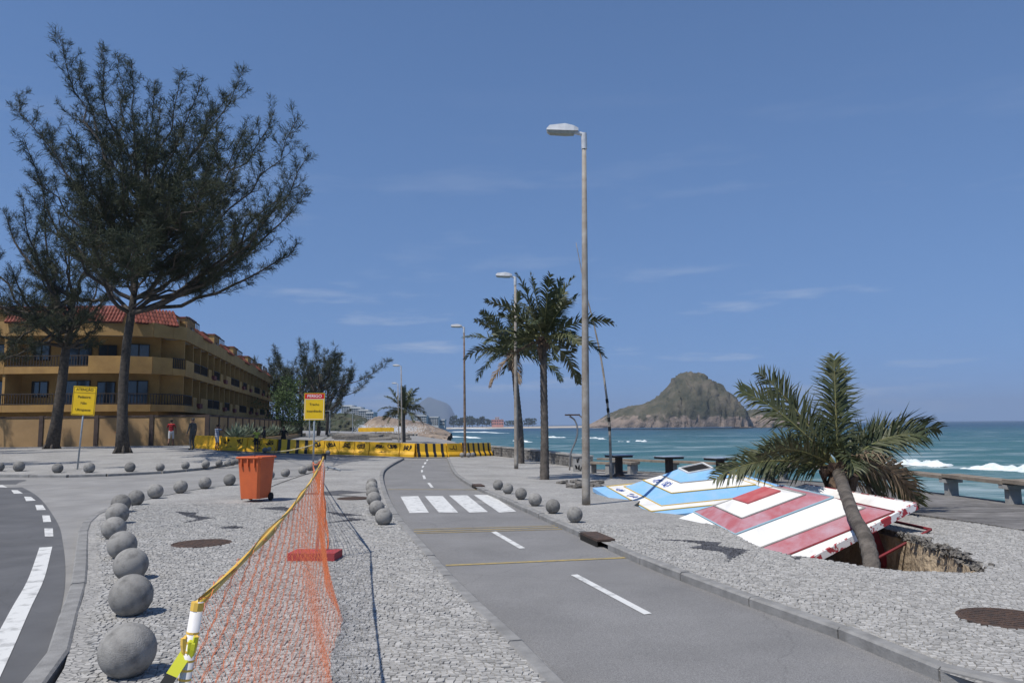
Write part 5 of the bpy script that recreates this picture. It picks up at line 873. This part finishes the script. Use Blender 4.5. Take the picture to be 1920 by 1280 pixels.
tiles(front[1] + Vector((0, .4)), front[2] + Vector((0, .4)), FZ[1] + .3, FZ[1] + 1.1, .7, Vector((0, -1)))
part('roof_house', m_och, lambda mb: mb.box((near_c.x - 14, near_c.y + 3, tz + .7), (20, 8, 1.8))); part('roof_house_roof', m_tile, lambda mb: mb.add([(near_c.x - 25, near_c.y - 1.6, tz + 1.5), (near_c.x - 3.4, near_c.y - 1.6, tz + 1.5), (near_c.x - 7, near_c.y + 3, tz + 2.4), (near_c.x - 21, near_c.y + 3, tz + 2.4), (near_c.x - 3.4, near_c.y + 7.6, tz + 1.5), (near_c.x - 25, near_c.y + 7.6, tz + 1.5)], [(0, 1, 2, 3), (1, 4, 2), (4, 5, 3, 2), (5, 0, 3)]))
# perimeter wall: rendered panels between dark posts
m_wpost = M('dark_wall_post', (.055, .042, .036), .85, (.085, .06, .05), 3); m_wpan = M('wall_panel_render', (.37, .24, .115), .9, (.29, .185, .09), .7, 8, .3, 10)
pw = thing('perimeter_wall', 'ochre panel wall with dark posts running in front of the apartments', 'wall'); wpts = [Vector((-70, 56.6)), Vector((-22.0, 56.0)), Vector((-35.8, 129))]
for a, b in zip(wpts[:-1], wpts[1:]):
    d = b - a; L = d.length; n = int(L / 3.9); rot = Matrix.Rotation(math.atan2(d.y, d.x), 3, 'Z')
    for k in range(n):
        p, q = a + d * k / n, a + d * (k + 1) / n; c = (p + q) / 2; g = gz(c.x, c.y); mb = MB(); mb.box((c.x, c.y, g + 1.0), (L / n - .3, .16, 2.1), rot); mb.build('panel', m_wpan, pw); mb = MB(); mb.box((p.x, p.y, g + 1.08), (.3, .3, 2.26), rot); mb.build('post', m_wpost, pw); mb = MB(); mb.box((c.x, c.y, g + 2.11), (L / n - .3, .24, .12), rot); mb.build('coping', m_wpost, pw)
# planter bed with agaves
pl_o = thing('planter_bed', 'low ochre planter kerb in front of the perimeter wall', 'planter'); pv = [Vector((-19.4, 56.5)), Vector((-31.5, 118))]; dd = (pv[1] - pv[0]); mb = MB(); ribbon(mb, pv, -.1, .75, .2); mb.build('kerb', m_wpan, pl_o); mb = MB(); c = (pv[0] + pv[1]) / 2 + Vector((-.9, -.2)); mb.box((c.x, c.y, .2), (dd.length, 1.6, .6), Matrix.Rotation(math.atan2(dd.y, dd.x), 3, 'Z')); mb.build('soil', m_soil, pl_o)
m_agave = M('agave_leaf', (.11, .15, .11), .6, (.2, .22, .14), 2, 3)
ab = MB(); r = random.Random(6)
for k in range(40):
    a = k * 2.4; e_ = R_(15 + 70 * (k / 40)); L = r.uniform(.9, 1.25); d = Vector((math.cos(a) * math.cos(e_), math.sin(a) * math.cos(e_), math.sin(e_))); s_ = d.cross(Vector((0, 0, 1))).normalized(); w = .07; p0 = Vector((0, 0, .1)); p1 = p0 + d * L * .5; p2 = p0 + d * L + Vector((0, 0, -.12)); u2 = s_.cross(d) * .025
    ab.add([p0 - s_ * w * .6, p0 + s_ * w * .6, p1 + s_ * w + u2, p1 - s_ * w + u2, p2, p1 - u2], [(0, 1, 2, 3), (3, 2, 4), (0, 5, 1), (5, 4, 2), (5, 3, 4)])
ag = ab.build('leaf_rosette', m_agave); ag_me = ag.data; bpy.data.objects.remove(ag)
for k in range(16):
    t = (k / 16) ** 1.35; p = pv[0].lerp(pv[1], t) + Vector((-.9, 0)); o = thing('agave', 'spiky grey green agave in the planter behind the barriers', 'plant', (p.x + random.uniform(-.2, .2), p.y, .5), random.uniform(0, 6), 'agaves in the planter'); s_ = random.uniform(1.0, 1.45); o.scale = (s_, s_, s_); link('leaf_rosette', ag_me, o)
# things on the closed road beyond the barriers
for px, pb_, pt, Y in ((618, 812, 770, 110), (661, 810, 775, 170), (580, 812, 768, 95)):
    b = AT(px, pb_, Y); b.z = gz(b.x, Y) - DROP; h = AT(px, pt, Y).z - b.z; o = thing('utility_pole', 'thin grey pole beyond the barriers near the casuarinas', 'pole', b, 0, 'poles beyond the barriers'); mb = MB(); mb.tube([(0, 0, 0), (0, 0, h)], [.09, .06], 8); mb.build('shaft', m_galv, o); mb = MB(); mb.box((-.3, 0, h), (.7, .12, .1)); mb.build('arm', m_galv, o)
sl = MB(); r = random.Random(8)
for i in range(30): p = AT(r.uniform(640, 760), 822, r.uniform(85, 125)); p.z = gz(p.x, p.y) - .1; sl.box(p, (r.uniform(1.5, 4), r.uniform(.8, 2), r.uniform(.2, .6)), Matrix.Rotation(r.uniform(-.18, .18), 3, 'X') @ Matrix.Rotation(r.uniform(-.5, .5), 3, 'Z'))
tag(sl.build('collapsed_slabs', m_crust, kind='stuff'), 'tilted collapsed road slabs beyond the barriers', 'rubble')
o = thing('far_barrier', 'far yellow barrier across the closed road', 'barrier', AT(672, 808, 175)); mb = MB(); mb.box((4, 0, .3), (8, .4, .9)); mb.build('body', m_bar, o)
# ------------------------------------------------------------------ people
def stripes(name, ca, cb, freq, ph=0):
    m = M(name, ca, .85); n_, l_, b_ = nodes(m); t_ = n_.new('ShaderNodeTexCoord'); s_x = n_.new('ShaderNodeSeparateXYZ'); l_.new(t_.outputs['Object'], s_x.inputs[0]); a_ = n_.new('ShaderNodeMath'); a_.operation = 'MULTIPLY_ADD'; a_.inputs[1].default_value = freq; a_.inputs[2].default_value = ph; l_.new(s_x.outputs[2], a_.inputs[0]); f_ = n_.new('ShaderNodeMath'); f_.operation = 'FRACT'; l_.new(a_.outputs[0], f_.inputs[0]); g2 = n_.new('ShaderNodeMath'); g2.operation = 'LESS_THAN'; g2.inputs[1].default_value = .5; l_.new(f_.outputs[0], g2.inputs[0]); x_ = n_.new('ShaderNodeMixRGB'); x_.inputs[1].default_value = (*ca, 1); x_.inputs[2].default_value = (*cb, 1); l_.new(g2.outputs[0], x_.inputs[0]); l_.new(x_.outputs[0], b_.inputs['Base Color']); return m
cloth = lambda nm, c: M(nm, c, .9, tuple(v * .75 for v in c), 8, 4)
skin_d = M('skin_brown', (.19, .10, .065), .6); skin_m = M('skin_tan', (.32, .18, .12), .6)
def person(px, pfeet, ptop, face, label, shirt, legs, shoes, skin, sleeves='short', shorts=False, stride=0.0, arms=((.1, 0), (.1, 0)), cap=None, hair=(.015, .012, .01)):
    b = G(px, pfeet); H_ = (pfeet - ptop) / FPX * b.y; o = thing('person', label, 'person', b, face); s_ = H_ / 1.72
    J = {}; def_ = []
    J['pel'] = (0, 0, .93); J['wst'] = (0, 0, 1.06); J['chs'] = (0, .01, 1.27); J['shl'] = (0, 0, 1.40); J['nck'] = (0, -.01, 1.47); J['hd0'] = (0, -.02, 1.55); J['hd1'] = (0, -.02, 1.65)
    E = [('pel', 'wst', 'shirt'), ('wst', 'chs', 'shirt'), ('chs', 'shl', 'shirt'), ('shl', 'nck', 'skin'), ('nck', 'hd0', 'skin'), ('hd0', 'hd1', 'head')]
    Rd = {'pel': (.155, .115), 'wst': (.145, .105), 'chs': (.165, .115), 'shl': (.12, .085), 'nck': (.052, .055), 'hd0': (.07, .085), 'hd1': (.075, .09)}
    hands = []
    for sd, nm in ((-1, 'l'), (1, 'r')):
        st = stride * sd; J['hip' + nm] = (.095 * sd, 0, .88); J['kne' + nm] = (.10 * sd, -.06 + st * .5, .49); J['ank' + nm] = (.105 * sd, .02 + st, .09 + max(0, st) * .25); J['toe' + nm] = (.12 * sd, -.14 + st, .035 + max(0, st) * .1)
        Rd['hip' + nm] = (.095, .1); Rd['kne' + nm] = (.06, .065); Rd['ank' + nm] = (.042, .045); Rd['toe' + nm] = (.04, .032)
        low = 'skin' if shorts else 'legs'; E += [('pel', 'hip' + nm, 'legs'), ('hip' + nm, 'kne' + nm, 'legs'), ('kne' + nm, 'ank' + nm, low), ('ank' + nm, 'toe' + nm, 'shoes')]
        lift, bend = arms[0 if sd < 0 else 1]; S0 = Vector((.185 * sd, 0, 1.385)); up = Vector((.10 * sd, -math.sin(lift) * .28, -math.cos(lift) * .28)); el_ = S0 + up; fa = Vector((-.05 * sd * min(1, bend), -math.sin(lift + bend) * .25, -math.cos(lift + bend) * .25)); wr = el_ + fa; hd = wr + fa.normalized() * .07
        J['sho' + nm] = tuple(S0); J['elb' + nm] = tuple(el_); J['wri' + nm] = tuple(wr); J['hnd' + nm] = tuple(hd); Rd['sho' + nm] = (.062, .065); Rd['elb' + nm] = (.042, .042); Rd['wri' + nm] = (.028, .03); Rd['hnd' + nm] = (.034, .02)
        E += [('shl', 'sho' + nm, 'shirt'), ('sho' + nm, 'elb' + nm, 'shirt'), ('elb' + nm, 'wri' + nm, 'shirt' if sleeves == 'long' else 'skin'), ('wri' + nm, 'hnd' + nm, 'skin')]; hands.append((hd, fa.normalized(), sd))
    bm = bmesh.new(); sk_ = bm.verts.layers.skin.verify(); vm = {}
    for k_, p in J.items(): v = bm.verts.new(Vector(p) * s_); v[sk_].radius = (Rd[k_][0] * s_, Rd[k_][1] * s_); v[sk_].use_root = (k_ == 'pel'); vm[k_] = v
    for a, b2, _ in E: bm.edges.new((vm[a], vm[b2]))
    me = bpy.data.meshes.new('b'); bm.to_mesh(me); bm.free(); t = link('tmp', me); md = t.modifiers.new('s', 'SKIN'); md.use_smooth_shade = True; sb = t.modifiers.new('u', 'SUBSURF'); sb.levels = 2; sb.render_levels = 2; bpy.context.view_layer.update()
    me2 = bpy.data.meshes.new_from_object(t.evaluated_get(bpy.context.evaluated_depsgraph_get())); bpy.data.objects.remove(t)
    bm = bmesh.new(); bm.from_mesh(me2); keys = ['shirt', 'legs', 'skin', 'shoes', 'head']
    seg = [(Vector(J[a]) * s_, Vector(J[b2]) * s_, keys.index(m)) for a, b2, m in E]
    for f in bm.faces:
        c = f.calc_center_median(); best = (9, 0)
        for a, b2, m in seg:
            d = b2 - a; tt = max(0, min(1, (c - a).dot(d) / d.length_squared)); q = (c - a - d * tt).length
            if m == 0 and tt > .55 and sleeves == 'short' and abs(a.x) > .15 * s_: m = 2
            if q < best[0]: best = (q, m)
        f.material_index = best[1]; f.smooth = True
    for hd, fd, sd in hands:                    # five fingers on each hand
        side = Vector((1, 0, 0)); 
        for k_ in range(5):
            off = (k_ - 1.5) * .018 if k_ < 4 else -.035 * 1; L = (.065, .075, .07, .055, .05)[k_]; a = (Vector(hd) + side * off * (1 if sd > 0 else -1)) * s_; d1 = (fd + (side * (-.7 * sd) if k_ == 4 else Vector((0, 0, 0)))).normalized(); m_ = a + d1 * L * .5 * s_; e2 = m_ + (d1 + Vector((0, -.35, -.1))).normalized() * L * .5 * s_
            pv_ = [bm.verts.new(x + Vector((math.cos(t_), math.sin(t_) * .7, math.sin(t_))) * r_ * s_) for x, r_ in ((a, .010), (m_, .009), (e2, .006)) for t_ in (0, 1.57, 3.14, 4.71)]
            for l in range(2):
                for q in range(4): f = bm.faces.new((pv_[l * 4 + q], pv_[l * 4 + (q + 1) % 4], pv_[l * 4 + 4 + (q + 1) % 4], pv_[l * 4 + 4 + q])); f.material_index = 2
    hz = Vector(J['hd0']) * s_ + Vector((0, 0, .05 * s_))
    for dx, dz, sz in ((-.032, .02, .011), (.032, .02, .011)):                  # eyes
        c = hz + Vector((dx, -.095, dz)) * s_; q = [bm.verts.new(c + Vector((a * sz, 0, b2 * sz * .6)) * s_) for a, b2 in ((-1, 0), (0, -1), (1, 0), (0, 1))]; f = bm.faces.new(q); f.material_index = 5
    nb_ = [bm.verts.new(hz + Vector(p) * s_) for p in ((-.014, -.088, -.03), (.014, -.088, -.03), (0, -.118, -.028), (0, -.09, .02))]; [setattr(bm.faces.new([nb_[i] for i in q]), 'material_index', 2) for q in ((0, 1, 2), (0, 2, 3), (2, 1, 3))]
    me3 = bpy.data.meshes.new('body'); bm.to_mesh(me3); bm.free()
    for m in (shirt, legs, skin, shoes, skin, m_sblk): me3.materials.append(m)
    link('body', me3, o); hb_ = MB(); prof = [(.088, -.005), (.092, .03), (.085, .07), (.06, .10), (.01, .112)]; hb_.lathe([(r_ * s_, z * s_) for r_, z in prof], 14, hz + Vector((0, .018, .01)) * s_)
    if cap: hb_.box(hz + Vector((0, -.11, .03)) * s_, (.13 * s_, .11 * s_, .012 * s_)); hb_.build('cap', cap, o, True)
    else: hb_.build('hair', M('dark_hair', hair, .8), o, True)
    return o, s_
m_rb = stripes('red_black_shirt', (.45, .02, .025), (.015, .012, .012), 7.2); m_bw = stripes('blue_white_shirt', (.62, .63, .66), (.03, .05, .12), 8.5)
person(320, 836, 787, R_(195), 'person in red and black striped shirt and white shorts walking by the ochre wall', m_rb, cloth('white_shorts', (.55, .55, .54)), M('sandal', (.12, .07, .05), .8), skin_d, shorts=True, stride=.24, arms=((.2, .3), (.5, 1.9)))
person(360, 843.5, 784, R_(250), 'person in grey uniform, cap and boots standing at the end barrier', cloth('grey_uniform', (.115, .11, .10)), cloth('grey_trousers', (.10, .096, .088)), cloth('black_boot', (.015, .015, .015)), skin_m, 'long', cap=cloth('grey_cap', (.12, .115, .105)), arms=((.05, .1), (.1, .3)))
person(406, 842.5, 796, R_(150), 'person in blue and white striped shirt holding a camera up', m_bw, cloth('pale_shorts', (.5, .5, .52)), M('sandal', (.12, .07, .05), .8), skin_d, shorts=True, arms=((1.3, 1.4), (1.3, 1.4)))
person(480, 846, 803, R_(40), 'person in bright yellow shirt with a bag against the barrier', cloth('yellow_shirt', (.55, .56, .09)), cloth('dark_shorts', (.03, .028, .03)), M('sandal', (.12, .07, .05), .8), skin_d, shorts=True, arms=((.5, 1.3), (.2, .4)))
person(494.5, 845, 800, R_(-60), 'person in dark clothes with folded arms facing the yellow shirt', cloth('charcoal_shirt', (.04, .04, .042)), cloth('charcoal_trousers', (.05, .05, .055)), cloth('black_boot', (.015, .015, .015)), skin_d, 'long', arms=((.4, 1.5), (.4, 1.5)))
person(531, 847.5, 799, R_(15), 'person in black leaning at the striped barrier near the danger sign', cloth('black_shirt', (.016, .016, .017)), cloth('black_trousers', (.014, .014, .016)), cloth('black_boot', (.015, .015, .015)), skin_d, 'short', arms=((.5, 1.7), (.4, 1.2)))
# ------------------------------------------------------------------ haze: sea air fading the far hills
hz_m = bpy.data.materials.new('haze'); hz_m.use_nodes = True; n_ = hz_m.node_tree.nodes; n_.clear(); ho = n_.new('ShaderNodeOutputMaterial'); pvn = n_.new('ShaderNodeVolumePrincipled'); pvn.inputs['Color'].default_value = (.5, .62, .82, 1); pvn.inputs['Density'].default_value = .00014; hz_m.node_tree.links.new(pvn.outputs[0], ho.inputs['Volume'])
hzb = MB(); hzb.box((0, 4900, 147), (26000, 12200, 306)); ho_ = hzb.build('haze', hz_m, None, False, 'stuff')
